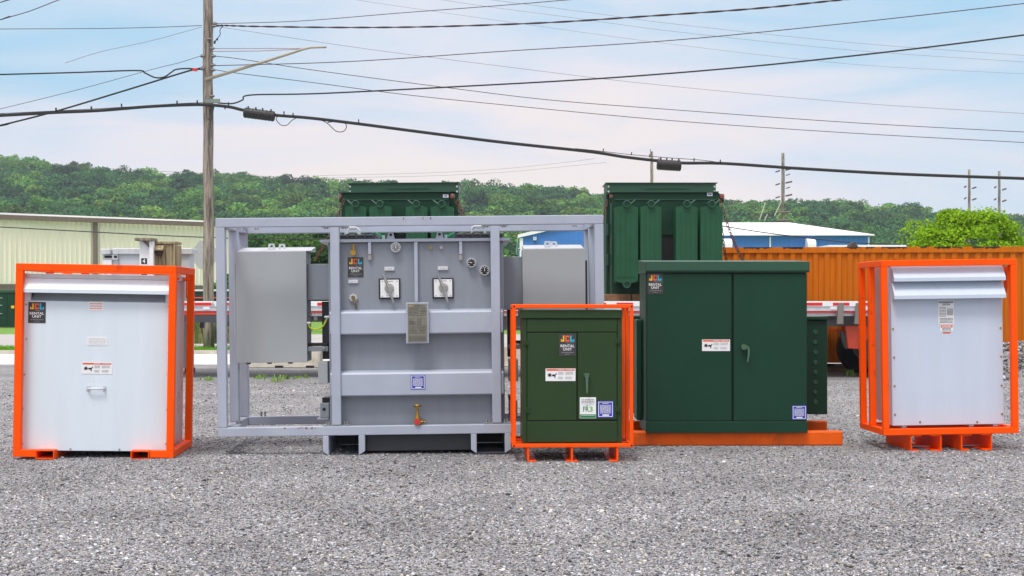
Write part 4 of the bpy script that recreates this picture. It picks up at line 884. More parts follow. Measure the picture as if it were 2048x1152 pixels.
for (ya, yb) in ((533, 562), (564, 597)):
    z1_ = f.q(1900, ya, yF)[1]; z0_ = f.q(1900, yb, yF)[1]
    MB().prism([(yF-.002, z1_), (yF-.012, z1_), (yF-.095, z0_+.035), (yF-.095, z0_), (yF-.088, z0_), (yF-.086, z0_+.03), (yF-.002, z1_-.02)], bx0+.005, bx1-.002, 'x').build('hood', WHITEG, f.o)
    for s in (bx0+.008, bx1-.010): MB().prism([(yF-.002, z1_-.022), (yF-.088, z0_+.03), (yF-.088, z0_+.003), (yF-.002, z0_+.003)], s, s+.003, 'x').build('hood_cheek', WHITEG, f.o)
screws(f, [(1786, 658), (1788, 715), (1789, 772), (1790, 829), (2001, 656), (2002, 713), (2003, 771), (2004, 828), (1840, 844), (1954, 844), (1778, 533)], yF, .010, BRASS)
r = f.R(1876, 601, 1908, 648, yF); m = MB(); m.m(0).box(r[0], r[1], yF-.003, yF-.0005, r[2], r[3]); W_, H_ = r[1]-r[0], r[3]-r[2]
m.m(2).quad(r[0]+.04*W_, r[1]-.04*W_, r[3]-.11*H_, r[3]-.04*H_, yF-.0042); m.m(1); put_text(m, 'EATON', r[0]+.28*W_, r[0]+.74*W_, r[3]-.21*H_, r[3]-.13*H_, yF-.0044, .02)
rn = random.Random(8); dashes(m, r[0]+.06*W_, r[1]-.5*W_, r[2]+.3*H_, r[3]-.26*H_, yF-.0042, 7, rn, .3, .4); dashes(m, r[0]+.56*W_, r[1]-.06*W_, r[2]+.36*H_, r[3]-.34*H_, yF-.0042, 6, rn, .5, .2); dashes(m, r[0]+.08*W_, r[1]-.08*W_, r[2]+.04*H_, r[2]+.26*H_, yF-.0042, 4, rn, .45, .12)
m.build('rating_label', [KWHT, BLACK, KGREY], f.o)
r = f.R(1880, 649, 1906, 667, yF); W_, H_ = r[1]-r[0], r[3]-r[2]; m = MB(); m.m(0).box(r[0], r[1], yF-.003, yF-.0005, r[2]+.22*H_, r[3]); m.m(1).quad(r[0]+.04*W_, r[1]-.04*W_, r[3]-.34*H_, r[3]-.05*H_, yF-.0042)
m.m(0); put_text(m, 'DANGER', r[0]+.12*W_, r[1]-.12*W_, r[3]-.28*H_, r[3]-.11*H_, yF-.0054, .03)
m.m(2); dashes(m, r[0]+.15*W_, r[1]-.15*W_, r[2]+.3*H_, r[2]+.62*H_, yF-.0042, 2, rn, .65, .22); m.m(1); m.quad(r[0]+.2*W_, r[1]-.2*W_, r[2]+.02*H_, r[2]+.16*H_, yF-.0030); m.build('danger_label', [KWHT, KRED, KGREY], f.o)
for c in (1853, 1954):
    xl, xr = f.q(c-31, 885)[0], f.q(c+31, 885)[0]; ztp = zb-.002; zbt = .012
    m = MB()
    for (a, b, c0, c1) in ((xl, xl+.012, zbt, ztp), (xr-.012, xr, zbt, ztp), (xl-.02, xl+.11, ztp-.012, ztp), (xr-.11, xr+.0, ztp-.012, ztp), (xl, xl+.09, zbt-.012, zbt), (xr-.10, xr, zbt-.012, zbt)): m.box(a, b, .01, DP-.01, c0+.0005, c1-.0005)
    m.build('fork_pocket', ORANGE, f.o)
    MB().box(xl+.013, xr-.013, .3, .34, zbt, zbt+.01).build('tie_strip', GALV, f.o)
for px in (1806, 1988, 1940):
    c = f.q(px, 856, .15)[0]; MB().box(c-.02, c+.025, .12, .5, zb+t+.001, bz0-.001).build('foot', GALV, f.o)
for y in (.28, .5): MB().box(x0+t+.001, x1-t-.001, y, y+.05, zb+.005, zb+t-.005).build('cross_rail', ORANGE, f.o)
for (xx_, yy_) in ((x0+t-.0, DP-.22), (x1-t-.012, .05)):
    m = MB(); m.prism([(yy_, zt-t), (yy_+.10, zt-t), (yy_+.10, zt-t-.17), (yy_+.07, zt-t-.27), (yy_+.05, zt-t-.28), (yy_+.02, zt-t-.2)], xx_, xx_+.012, 'x'); m.build('lifting_lug', ORANGE, f.o)
screws(f, [(1729, 537), (1735, 537)], DP*.6, .012, BRASS)
r = f.q(2012, 530)
MB().cyl((r[0], -.005, r[1]), (r[0], .05, r[1]), .014, 8).build('bolt', BRASS, f.o)

# ================================================================== SMALL GREEN UNIT
f = Fr('framed_transformer', 'small olive green padmount unit with FR3 sticker in a thin orange frame at front', 'transformer', 1143, 12.15, yaw=1.6)
x0 = f.q(1024.5, 750)[0]; x1 = f.q(1267, 750)[0]; zt = f.q(1143, 609)[1]; zb = f.q(1143, 895)[1]; t = .034; DP = .72
crate_frame(f, x0, x1, zb, zt, 0, DP, t, ORANGE, ((x0, DP*.5), (x1-t, DP*.5)))
for x in (x0+.009, x1-t+.009):
    for z in (zb+.009, zt-t+.009): MB().box(x, x+.016, -.0015, -.0005, z, z+.016).build('tube_mouth', BLACK, f.o)
# the box pokes forward of the frame a little
yF = .035
bx0, bx1 = f.q(1045, 760, yF)[0], f.q(1244, 760, yF)[0]; bz0 = zb+t+.002; zl0, zl1 = f.q(1143, 637, yF)[1], f.q(1143, 620, yF)[1]
MB().box(bx0, bx1, yF+.03, .62, bz0, zl0).build('body', GREENS, f.o, .004)
MB().box(bx0-.02, bx1+.004, yF-.012, .66, zl0+.001, zl1).build('lid', GREENS, f.o, .004)
for a in ((bx0, f.q(1053.5, 760, yF)[0]), (f.q(1235, 760, yF)[0], bx1)): MB().box(*a, yF+.004, yF+.029, bz0, zl0-.001).build('jamb', GREENS, f.o, .003)
for nm, (a, c, b, d) in (('header_panel', (1054, 638, 1234.5, 664)), ('door', (1054.5, 666, 1153.5, 841)), ('door', (1155.2, 665.5, 1234, 839.5)), ('sill_panel', (1054, 843, 1235, 885))):
    r = f.R(a, c, b, d, yF); dr = MB().rb(r, yF, yF+.028).build(nm, GREENS, f.o, .004)
    if nm == 'door' and a < 1100: pass
    if nm == 'door' and a > 1100: RD = dr
m = MB(); m.box(bx0+.03, bx1-.03, yF+.0285, yF+.0295, bz0+.02, zl0-.02); m.build('seam_backing', BLACK, f.o)
for (a, b) in ((1052, 684), (1236, 681), (1055, 820), (1237, 818)):
    p = f.P(a, b, yF); m = MB(); m.box(p[0]-.028, p[0]+.028, yF-.008, yF-.0005, p[2]-.028, p[2]+.022); m.cyl((p[0]+.0, yF-.010, p[2]-.03), (p[0], yF-.010, p[2]+.024), .008, 8); m.build('hinge', GREENS, f.o, .002)
p = f.P(1173, 749, yF); m = MB(); m.box(p[0]-.028, p[0]+.028, yF-.012, yF-.0005, p[2]-.006, p[2]+.012); m.cyl((p[0], yF-.04, p[2]-.012), (p[0], yF, p[2]-.012), .022, 12)
m.add([(p[0]-.014, yF-.045, p[2]-.01), (p[0]+.014, yF-.045, p[2]-.01), (p[0]+.008, yF-.06, p[2]-.17), (p[0]-.006, yF-.06, p[2]-.17), (p[0]-.014, yF-.03, p[2]-.01), (p[0]+.014, yF-.03, p[2]-.01), (p[0]+.008, yF-.045, p[2]-.17), (p[0]-.006, yF-.045, p[2]-.17)], [(0, 1, 2, 3), (7, 6, 5, 4), (0, 4, 5, 1), (1, 5, 6, 2), (2, 6, 7, 3), (3, 7, 4, 0)]); m.build('handle', mat('handle_green', (.06, .13, .08), .4), RD)
jcl(f, 1118, 668, 1152, 712, yF); warning(f, 1091, 737, 1151, 762, yF); bluest(f, 1195, 802, 1227, 835, yF)
r = f.R(1159.5, 794.5, 1192, 836.5, yF); W_, H_ = r[1]-r[0], r[3]-r[2]; m = MB(); y = yF-.003; m.m(0).box(r[0], r[1], y, yF-.0005, r[2], r[3]); y -= E
m.m(1).quad(r[0]+.02*W_, r[1]-.02*W_, r[2]+.02*H_, r[2]+.19*H_, y); m.m(2); dashes(m, r[0]+.1*W_, r[1]-.1*W_, r[3]-.30*H_, r[3]-.08*H_, y, 3, random.Random(4), .5, .15); m.quad(r[0]+.1*W_, r[1]-.1*W_, r[3]-.36*H_, r[3]-.35*H_, y)
m.m(1); put_text(m, 'FR', r[0]+.2*W_, r[0]+.56*W_, r[2]+.31*H_, r[2]+.56*H_, y, .015); m.m(3); put_text(m, '3', r[0]+.58*W_, r[0]+.8*W_, r[2]+.31*H_, r[2]+.56*H_, y, .015)
m.m(0); dashes(m, r[0]+.1*W_, r[1]-.1*W_, r[2]+.12*H_, r[2]+.16*H_, y-E, 1, random.Random(6), .6, .1); m.m(1); m.prism([(r[0]+.40*W_, r[2]+.58*H_), (r[0]+.50*W_, r[2]+.58*H_), (r[0]+.45*W_, r[2]+.66*H_)], y, y+.0005); m.build('fluid_sticker', [KWHT, KGRN, KGREY, KLIM], f.o)
for i, c in enumerate((1056.5, 1144, 1235)):
    p = f.q(c, 910)[0]; m = MB(); m.box(p-.009, p+.009, .006, DP-.01, .014, zb-.002)
    a, b = ((-.006, .075), (-.055, .055), (-.075, .006))[i]; m.box(p+a, p+b, .002, DP-.01, .002, .0135); m.build('skid_leg', ORANGE, f.o, .002)
MB().box(f.q(1068, 910)[0]+.05, f.q(1225, 910)[0]-.05, .25, .28, .045, .057).build('tie_bar', DKGREY, f.o)
for y in (.2, .45): MB().box(x0+t+.001, x1-t-.001, y, y+.05, zb+.004, zb+t-.004).build('cross_rail', ORANGE, f.o)

# ================================================================== LARGE GREEN PADMOUNT
f = Fr('padmount_transformer', 'large dark green two door padmount cabinet on orange skids right of centre', 'transformer', 1455, 13.45, yaw=.8)
x0 = f.q(1292.5, 700)[0]; x1 = f.q(1615, 700)[0]; za = f.q(1455, 866)[1]; zt = f.q(1455, 523)[1]; zl = f.q(1455, 545)[1]; dz = f.q(1455, 843)[1]
MB().box(x0, x1, .04, .62, za, zl-.001).build('body', GREENB, f.o, .005)
m = MB(); zz = f.q(1455, 534)[1]
m.prism([(-.02, zl), (-.02, zz-.045), (-.035, zz-.04), (-.035, zt-.0), (.66, zt+.03), (.66, zl)], x0-.01+.0, x1+.015, 'x'); m.build('lid', GREENL, f.o, .004)
for (a, b) in ((1294, 1463.5), (1467, 1614)):
    r = (f.q(a, 700)[0], f.q(b, 700)[0], dz+.004, zl-.012); d_ = MB().rb(r, 0, .038).build('door', GREENB, f.o, .005)
MB().box(x0+.004, x1-.004, .041-.004, .0395, dz, zl-.002).build('seam_backing', BLACK, f.o)
MB().box(x0-.004, x1, -.01, .036, za, dz).build('sill', GREENB, f.o, .005)
MB().box(x0-.06, x0-.002, .35, .62, za+.1, f.q(1455, 640)[1]).build('side_radiator', GREENB, f.o, .01)
p = f.P(1487, 694); m = MB(); m.cyl((p[0], -.045, p[2]), (p[0], 0, p[2]), .03, 16); m.cyl((p[0]+.02, -.05, p[2]+.0), (p[0]+.02, -.01, p[2]), .018, 12)
m.tube([(p[0]+.035, -.045, p[2]+.005), (p[0]+.045, -.05, p[2]-.03), (p[0]+.042, -.06, p[2]-.08), (p[0]+.030, -.065, p[2]-.15)], [.014, .012, .010, .008], 8); m.build('handle', mat('handle_green', (.06, .13, .08), .4), d_)
jcl(f, 1295, 547, 1326, 588, 0); warning(f, 1404, 679, 1460, 702, 0); bluest(f, 1584, 811, 1613, 839, 0)
r = f.R(1612, 640, 1655, 829, .75); MB().rb(r, .75, 1.4).build('radiator', GREENB, f.o, .006); q = f.R(1608, 633, 1657, 640, .74); MB().rb((q[0], q[1], q[2]+.002, q[3]), .72, 1.42).build('radiator_cap', GREENB, f.o, .006)
for py in (665, 685, 705, 725, 745, 765, 785, 804): c = f.q(1630.5, py, .75); MB().cyl((c[0], .738, c[1]), (c[0], .76, c[1]), .020, 10, .034).build('dimple', GREENL, f.o)
for zz_ in (r[2]+.12, r[3]-.12): MB().cyl((x1-.12, 1.0, zz_), (r[0]+.01, 1.0, zz_), .05, 12).build('header_pipe', GREENB, f.o)
MB().box(x1-.101, r[0]-.002, .80, .84, r[2]+.05, r[3]-.05).build('mounting_plate', GREENB, f.o)
r = f.R(1265, 632, 1300, 826, .75); MB().rb(r, .75, 1.4).build('radiator', GREENB, f.o, .006)
m = MB(); [m.box(r[0]-.004, r[1], .742, .749, z, z+.012) for z in [r[2]+.1+k*.11 for k in range(8)]]; m.build('fin_line', GREENL, f.o)
MB().box(x0+.1, x1-.1, .63, 1.5, za+.02, zt-.12).build('tank', GREENB, f.o, .01)
xs0, xs1 = f.q(1262, 880)[0], f.q(1689, 880)[0]; ys = .06
zs = f.q(1455, 863, ys)[1]
for y in (ys, 1.2): MB().box(xs0, xs1 if y < 1 else f.q(1655, 852, 1.2)[0], y, y+.14, .0, zs).build('skid', SKIDOR, f.o, .012)
for x in (xs0+.3, xs1-.55): MB().box(x, x+.12, ys+.142, 1.198, .03, zs-.03).build('skid_tie', SKIDOR, f.o)

# ================================================================== BIG GREY TRANSFORMER
f = Fr('skid_transformer', 'large grey oil filled transformer in a wide grey bolted frame at the centre left', 'transformer', 835, 12.72, yaw=1.6, roll=.62)
G = f; t = .088; DP = 1.3
fx0 = f.q(433, 650)[0]; fx1 = f.q(1209, 650)[0]; zt = f.q(820, 433)[1]; zb = f.q(820, 869)[1]
print('grey', fx0, fx1, zb, zt, 'yaw ok')
def beam(nm, *a, mt=GREYF): return MB().box(*a).build(nm, mt, f.o, .005)
for y in (0, DP-t):
    beam('top_rail', fx0, fx1, y, y+t, zt-t, zt); beam('bottom_rail', fx0, fx1, y, y+t, zb, zb+t)
for x in (fx0, fx1-t):
    for y in (0, DP*.5, DP-t): beam('post', x, x+t, y, y+t, zb+t+.001, zt-t-.001)
    for z, n_ in ((zb, 'side_rail'), (zt-t, 'side_rail')): beam(n_, x, x+t, t+.001, DP-t-.001, z, z+t)
cpx = [f.q(671, 650)[0], f.q(992, 650)[0]]
for x in cpx: beam('post', x-t/2, x+t/2, .001, t, zb+t+.012, zt-t-.010)
for x in cpx:
    MB().box(x-.13, x+.13, .004, .09, zt-t-.009, zt-t-.001).build('joint_plate', GREYP, f.o); MB().box(x-.13, x+.13, .004, .09, zb+t+.001, zb+t+.011).build('joint_plate', GREYP, f.o)
class Bolts:
    def cyl(s, *a): MB().cyl(*a).build('bolt', STEEL, G.o)
m = Bolts()
for x in cpx+[fx0+.19, fx1-.19, fx0+.3]:
    for s in (-.1, -.075, .075, .1):
        m.cyl((x+s, .04, zt-t-.025), (x+s, .04, zt-t-.0095), .010, 6)
        if x in cpx: m.cyl((x+s, .04, zb+t+.0115), (x+s, .04, zb+t+.045), .010, 6)
for s in (.13, .17): m.cyl((fx0+s, .3, zb+t+.001), (fx0+s, .3, zb+t+.04), .012, 6); m.cyl((fx0+t+s, DP-.05, zb+t), (fx0+t+s, DP-.05, zb+t+.05), .012, 6)
MB().add([(fx0+t, .1, zb+t+.001), (fx0+t+.10, .1, zb+t+.001), (fx0+t+.1, .28, zb+t+.001), (fx0+t, .28, zb+t+.001), (fx0+t, .1, zb+t+.012), (fx0+t+.10, .1, zb+t+.012), (fx0+t+.1, .28, zb+t+.012), (fx0+t, .28, zb+t+.012)], [(3, 2, 1, 0), (4, 5, 6, 7), (0, 1, 5, 4), (1, 2, 6, 5), (2, 3, 7, 6), (3, 0, 4, 7)]).build('gusset', GREYF, f.o)
m = MB(); rr = random.Random(3)
for k in range(14):
    x = f.q(rr.choice((560, 628, 612, 600, 620)), 850)[0]+rr.uniform(-.05, .05); m.quad(x, x+rr.uniform(.004, .02), zb+t-.004-rr.uniform(.003, .02), zb+t-.004, -.0008)
for k in range(5):
    x = f.q(rr.choice((806, 845, 860)), 440)[0]; m.quad(x, x+.01, zt-.03, zt-.006, -.0008)
m.build('rust_streak', RUSTL, f.o)
# tank
yT = .13
tx0, tx1 = f.q(658, 650, yT)[0], f.q(1008, 650, yT)[0]; tz0, tz1 = zb+.02, f.q(830, 484, yT)[1]
MB().box(tx0, tx1, yT, .98, tz0, tz1-.001).build('tank', GREYP, f.o, .006)
MB().box(tx0-.075, tx1+.065, yT-.05, 1.04, tz1, tz1+.030).build('tank_cover', GREYF, f.o, .004)
for (ya, yb) in ((621, 668), (743, 791)):
    z1_ = f.q(830, ya, yT-.08)[1]; z0_ = f.q(830, yb, yT-.08)[1]; a = f.q(662, 640, yT)[0]; b = f.q(1005, 640, yT)[0]
    MB().prism([(yT-.001, z0_+.01), (yT-.09, z0_), (yT-.105, z0_+.012), (yT-.105, z1_-.022), (yT-.09, z1_-.005), (yT-.001, z1_+.012)], a, b, 'x').build('stiffener', GREYF, f.o)
r = f.R(829, 484, 836, 604, yT); MB().rb((r[0], r[1], r[2], tz1-.001), yT-.045, yT-.001).build('vertical_rib', GREYF, f.o, .003)
for c in (740, 921.5):
    r = f.R(c-3, 486, c+3, 509, yT); MB().rb((r[0], r[1], r[2], tz1-.002), yT-.055, yT-.001).build('cover_bracket', GREYF, f.o, .003); r = f.R(c-3.2, 509.5, c+3.2, 520, yT); MB().rb(r, yT-.03, yT-.001).build('bracket_foot', STEEL, f.o)
def gauge(px, py, rp, dark):
    c = f.q(px, py, yT); R0 = rp/FPX*(12.8); m = MB(); m.m(0).cyl((c[0], yT-.05, c[1]), (c[0], yT-.0005, c[1]), R0, 24); m.torus((c[0], yT-.05, c[1]), (0, 1, 0), R0*.93, R0*.10)
    m.m(1).cyl((c[0], yT-.053, c[1]), (c[0], yT-.0505, c[1]), R0*.84, 24); m.m(2)
    for k in range(8):
        a = math.radians(-40+k*37); p = (c[0]+math.cos(a)*R0*.66, c[1]+math.sin(a)*R0*.66); m.quad(p[0]-R0*.09, p[0]+R0*.09, p[1]-R0*.05, p[1]+R0*.05, yT-.0542)
    o = m.build('gauge', [GALV, BLACK if dark else mat('dial_mid', (.16, .17, .17), .4), KWHT], f.o)
    a = math.radians((90, 170, 150)[int(px) % 3]); d = (math.cos(a), math.sin(a)); nn = (-d[1], d[0]); L_ = R0*.75; w_ = R0*.07
    MB().add([(c[0]+d[0]*L_, yT-.0560, c[1]+d[1]*L_), (c[0]+nn[0]*w_, yT-.0560, c[1]+nn[1]*w_), (c[0]-d[0]*L_*.3, yT-.056, c[1]-d[1]*L_*.3), (c[0]-nn[0]*w_, yT-.056, c[1]-nn[1]*w_)], [(0, 1, 2, 3)]).build('needle', KWHT, o)
gauge(792, 495, 10, False); gauge(943, 525.5, 9.5, True); gauge(969, 541, 10, True)
jcl(f, 695.5, 514.5, 727, 554.5, yT)
for (a, b, c, d) in ((697, 559.5, 716.5, 566.5), (769, 533.5, 789, 541), (875.5, 532.5, 896, 540)):
    r = f.R(a, b, c, d, yT); m = MB(); m.m(0).rb(r, yT-.016, yT-.0005); W_ = r[1]-r[0]; H_ = r[3]-r[2]; m.m(1).quad(r[0]+.15*W_, r[1]-.15*W_, r[2]+.2*H_, r[3]-.2*H_, yT-.0175); m.m(2); dashes(m, r[0]+.2*W_, r[1]-.2*W_, r[2]+.3*H_, r[3]-.3*H_, yT-.0187, 2, random.Random(1), .4, .3); m.build('tag_holder', [GALV, KWHT, KGREY], f.o)
for (a, b, c, d, hx, hy) in ((758, 557, 800.5, 598, 777, 577), (865, 556, 907, 597, 885, 576)):
    r = f.R(a, b, c, d, yT); m = MB(); m.m(0).rb(r, yT-.02, yT-.0005); q = f.R(a+3.2, b+2.6, c-2.6, d-3.2, yT); m.m(1).rb(q, yT-.026, yT-.0205); W_, H_ = q[1]-q[0], q[3]-q[2]
    m.m(2)
    for u in (.1, .9):
        for v in (.08, .92): m.cyl((q[0]+u*W_, yT-.030, q[2]+v*H_), (q[0]+u*W_, yT-.0265, q[2]+v*H_), .006, 8)
    m.m(3); dashes(m, q[0]+.3*W_, q[1]-.3*W_, q[3]-.13*H_, q[3]-.05*H_, yT-.0272, 1, random.Random(3), .5, .2); dashes(m, q[0]+.3*W_, q[1]-.35*W_, q[2]+.06*H_, q[2]+.12*H_, yT-.0272, 1, random.Random(5), .5, .2)
    sw = m.build('switch_plate', [BLACK, KWHT, STEEL, KGREY], f.o)
    p = f.P(hx+2, hy, yT); m = MB(); m.cyl((p[0], yT-.075, p[2]), (p[0], yT-.0265, p[2]), .048, 16, .05) if False else m.cyl((p[0], yT-.065, p[2]), (p[0], yT-.0265, p[2]), .028, 14, .048)
    u0 = f.P(hx-9.5, hy-28, yT); u1 = f.P(hx+11, hy+29, yT); m.tube([(u0[0], yT-.085, u0[2]), (p[0], yT-.080, p[2]), (u1[0], yT-.085, u1[2])], [.011, .017, .012], 8); m.build('switch_handle', STEEL, sw)
r = f.R(812.5, 605, 857.5, 686.5, yT-.11); m = MB(); m.rb(r, yT-.145, yT-.106); pl = m.build('plate_backing', GREYF, f.o, .003)
q = f.R(815.5, 607.5, 854.5, 684, yT-.145); W_, H_ = q[1]-q[0], q[3]-q[2]; m = MB(); y = yT-.149; m.m(0).rb(q, y, yT-.1455); y -= E; m.m(1); XX = lambda u: q[0]+u*W_; ZZ = lambda v: q[2]+v*H_
put_text(m, 'ENERGY', XX(.36), XX(.90), ZZ(.925), ZZ(.965), y, .02); m.m(2); put_text(m, 'J', XX(.10), XX(.16), ZZ(.925), ZZ(.965), y, .03); m.m(3); put_text(m, 'C', XX(.18), XX(.26), ZZ(.925), ZZ(.965), y, .03); m.m(4); put_text(m, 'L', XX(.28), XX(.33), ZZ(.925), ZZ(.965), y, .03)
m.m(1)
for v in (.90, .80, .70, .69, .62, .42, .33, .22, .15): m.quad(XX(.04), XX(.96), ZZ(v), ZZ(v+.006), y)
for (u, v0, v1) in ((.3, .42, .69), (.5, .42, .69), (.7, .42, .69), (.85, .42, .62), (.3, .22, .33), (.6, .22, .33)): m.quad(XX(u), XX(u+.008), ZZ(v0), ZZ(v1), y)
rn = random.Random(21)
for (u0_, u1_, v0, v1, n_) in ((.06, .6, .82, .89, 2), (.65, .93, .72, .89, 4), (.06, .55, .72, .79, 2), (.06, .28, .44, .6, 5), (.10, .42, .45, .55, 4), (.52, .68, .44, .6, 4), (.06, .92, .03, .14, 6), (.06, .5, .24, .32, 2), (.62, .92, .24, .32, 2), (.06, .92, .35, .41, 2)): dashes(m, XX(u0_), XX(u1_), ZZ(v0), ZZ(v1), y-.0004, n_, rn, .4, .2)
m.build('nameplate', [PLATE, PLINE, KYEL, KRED, KBLU], f.o)
bluest(f, 821.5, 750, 850.5, 779, yT-.105)
# valves
c = f.P(708, 500, yT); m = MB(); m.cyl((c[0], yT-.09, c[2]-.03), (c[0], yT, c[2]-.03), .022, 14); m.m(1).cyl((c[0], yT-.100, c[2]-.03), (c[0], yT-.0905, c[2]-.03), .028, 14); m.cyl((c[0], yT-.055, c[2]-.01), (c[0], yT-.055, c[2]+.045), .012, 10); m.m(0).box(c[0]-.035, c[0]+.035, yT-.065, yT-.045, c[2]+.045, c[2]+.054); m.build('sampling_valve', [mat('old_brass', (.20, .15, .08), .45, .6), BRASS], f.o)
c = f.P(707, 602, yT); m = MB(); m.m(0)
for k in range(8): a = k*.785; m.box(c[0]+math.cos(a)*.032-.010, c[0]+math.cos(a)*.032+.010, yT-.02, yT-.0005, c[2]+.03+math.sin(a)*.032-.010, c[2]+.03+math.sin(a)*.032+.010)
m.cyl((c[0], yT-.03, c[2]+.03), (c[0], yT-.001, c[2]+.03), .033, 16); m.m(1).cyl((c[0], yT-.06, c[2]+.035), (c[0], yT-.031, c[2]+.035), .018, 12); m.tube([(c[0]+.005, yT-.05, c[2]+.015), (c[0]+.02, yT-.06, c[2]-.02), (c[0]+.035, yT-.05, c[2]-.075)], [.014, .012, .010], 6); m.build('relief_valve', [SILV, mat('old_brass', (.20, .15, .08), .45, .6)], f.o)
for px in (862, 882.5): c = f.P(px, 495.5, yT); MB().cyl((c[0], yT-.035, c[2]), (c[0], yT, c[2]), .015, 10, .010).build('plug', BRASS if px < 870 else STEEL, f.o)
c = f.P(836, 841, yT); yv = yT-.1; m = MB(); m.m(0).cyl((c[0], yv-.04, c[2]), (c[0], yT, c[2]), .034, 16); m.cyl((c[0], yv+.0, c[2]+.02), (c[0], yv, c[2]+.10), .026, 12, .012); m.cyl((c[0], yv, c[2]+.10), (c[0], yv, c[2]+.145), .010, 8)
m.cyl((c[0]+.02, yv-.01, c[2]), (c[0]+.078, yv-.02, c[2]-.005), .012, 8); m.torus((c[0]+.055, yv-.02, c[2]-.003), (1, 0, 0), .013, .005)
m.torus((c[0], yv, c[2]+.15), (0, .25, 1), .036, .008); m.box(c[0]-.034, c[0]+.034, yv-.005, yv+.005, c[2]+.146, c[2]+.154); v = m.build('drain_valve', BRASS, f.o); MB().cyl((c[0], yv-.052, c[2]), (c[0], yv-.0405, c[2]), .030, 6).build('cap', REDCAP, v)
# tank top
zc = tz1+.030
for i, (a, b, ha, hb) in enumerate(((663, 751, 691, 716), (911, 1004, 944, 970))):
    A_, B_ = f.q(a, 470, .3)[0], f.q(b, 470, .3)[0]; m = MB(); m.box(A_, B_, .22, .62, zc+.001, zc+.035); m.box(A_-.02, B_+.02, .19, .65, zc+.036, zc+.054); m.build('hatch_cover', mat('hatch_grey', (.085, .09, .10), .5), f.o, .003)
    k = A_
    while k < B_: MB().cyl((k, .188, zc+.02), (k, .188, zc+.06), .012, 6).build('hatch_bolt', DKGREY, f.o); k += .085
    h0, h1 = f.q(ha, 460, .25)[0], f.q(hb, 460, .25)[0]
    for y in (.24, .45): m = MB(); m.tube([(h0, y, zc+.055), (h0, y, zc+.105), (h0+.02, y, zc+.125), (h1-.02, y, zc+.125), (h1, y, zc+.105), (h1, y, zc+.055)], .010, 8); m.build('hatch_handle', GALV, f.o)
for (a, b) in ((773.5, 789.5), (871, 887)):
    A_, B_ = f.q(a, 470, .1)[0], f.q(b, 470, .1)[0]; C_ = (A_+B_)/2; hh = .072
    pts = [(A_, zc+.001), (B_, zc+.001), (B_-.016, zc+hh-.012), (B_-.026, zc+hh), (A_+.026, zc+hh), (A_+.016, zc+hh-.012)]; m = MB(); m.m(0).prism(pts, .10, .118); m.m(1).cyl((C_, .0985, zc+.042), (C_, .0995, zc+.042), .015, 16); m.build('lifting_lug', [GREYF, BLACK], f.o)
for (a, b) in (((752, 466), (767, 476)), ((909, 466), (892, 476))):
    p, q_ = f.P(*a, .15), f.P(*b, .15); m = MB(); m.tube(cr_spline([p, ((p[0]+q_[0])/2, .15, (p[2]+q_[2])/2+.008), q_], 4), .007, 6); m.build('ground_lead', GWIRE, f.o); MB().cyl((q_[0], .15, zc), (q_[0], .15, zc+.04), .014, 8).build('terminal', GALV, f.o)
# cabinets on both ends
def cabinet(a, b, ya, yb, yc, neck, side):
    r = f.R(a, ya, b, yb, yc); MB().rb((r[0], r[1], r[2], r[3]), yc+.02, yc+.38).build('cabinet', GREYC, f.o, .004)
    dr = MB().rb((r[0]-.004, r[1]+.004, r[2]-.004, r[3]), yc, yc+.018).build('cabinet_door', GREYC, f.o, .003)
    z = r[3]; MB().prism([(yc+.03, z+.001), (yc+.40, z+.001), (yc+.40, z+.055), (yc+.03, z+.006)], r[0]+.01, r[1]+.05 if side < 0 else r[1]-.01, 'x').build('cabinet_roof', GALV, f.o)
    c = (a+b)/2 if side < 0 else 1102
    for k, dx in enumerate((0, 18) if side < 0 else (-7, 7)):
        p = f.P((543 if side < 0 else c)+dx, ya-3, yc+.1)[0]; m = MB(); w_ = .034; z0_ = z+.02
        m.box(p-w_, p+w_, yc+.1+k*.1, yc+.11+k*.1, z0_-.015, z0_+.012); m.box(p-w_, p-w_+.022, yc+.1+k*.1, yc+.11+k*.1, z0_+.0125, z0_+.045); m.box(p+w_-.022, p+w_, yc+.1+k*.1, yc+.11+k*.1, z0_+.0125, z0_+.045); m.box(p-w_+.004, p+w_-.004, yc+.1+k*.1, yc+.11+k*.1, z0_+.0455, z0_+.062); m.build('cabinet_lug', GALV, f.o)
    ex = r[0] if side < 0 else r[1]
    m = MB(); m.box(ex-.022 if side < 0 else ex+.005, ex-.005 if side < 0 else ex+.022, yc-.002, yc+.02, r[2]+.25, r[3]-.12); m.build('hinge', GREYC if side < 0 else BLACK, dr)
    nx = r[1]+.001 if side < 0 else r[0]-.001; tx = tx0-.001 if side < 0 else tx1+.001
    q0, q1 = f.q(635, neck[0], yc+.1)[1], f.q(635, neck[1], yc+.1)[1]
    MB().box(nx, tx, yc+.08, yc+.36, q1, q0).build('throat', GREYP, f.o, .004)
    e_ = nx+(.03 if side < 0 else -.03)
    for k in range(7): zk = r[2]+.15+k*.16; MB().cyl((e_-.012, yc+.10, zk), (e_+.012, yc+.10, zk), .010, 6).build('door_bolt', STEEL, f.o)
    for k in range(3): xx = r[0]+(r[1]-r[0])*(.15+.3*k); MB().box(xx-.02, xx+.02, yc+.05, yc+.1, r[2]-.02, r[2]-.0045).build('drain_vent', DKGREY, f.o)
    return r
rl = cabinet(473, 612, 503, 724, .42, (528, 600), -1)
rr_c = cabinet(1046, 1171, 497, 718, .42, (517, 624), 1)
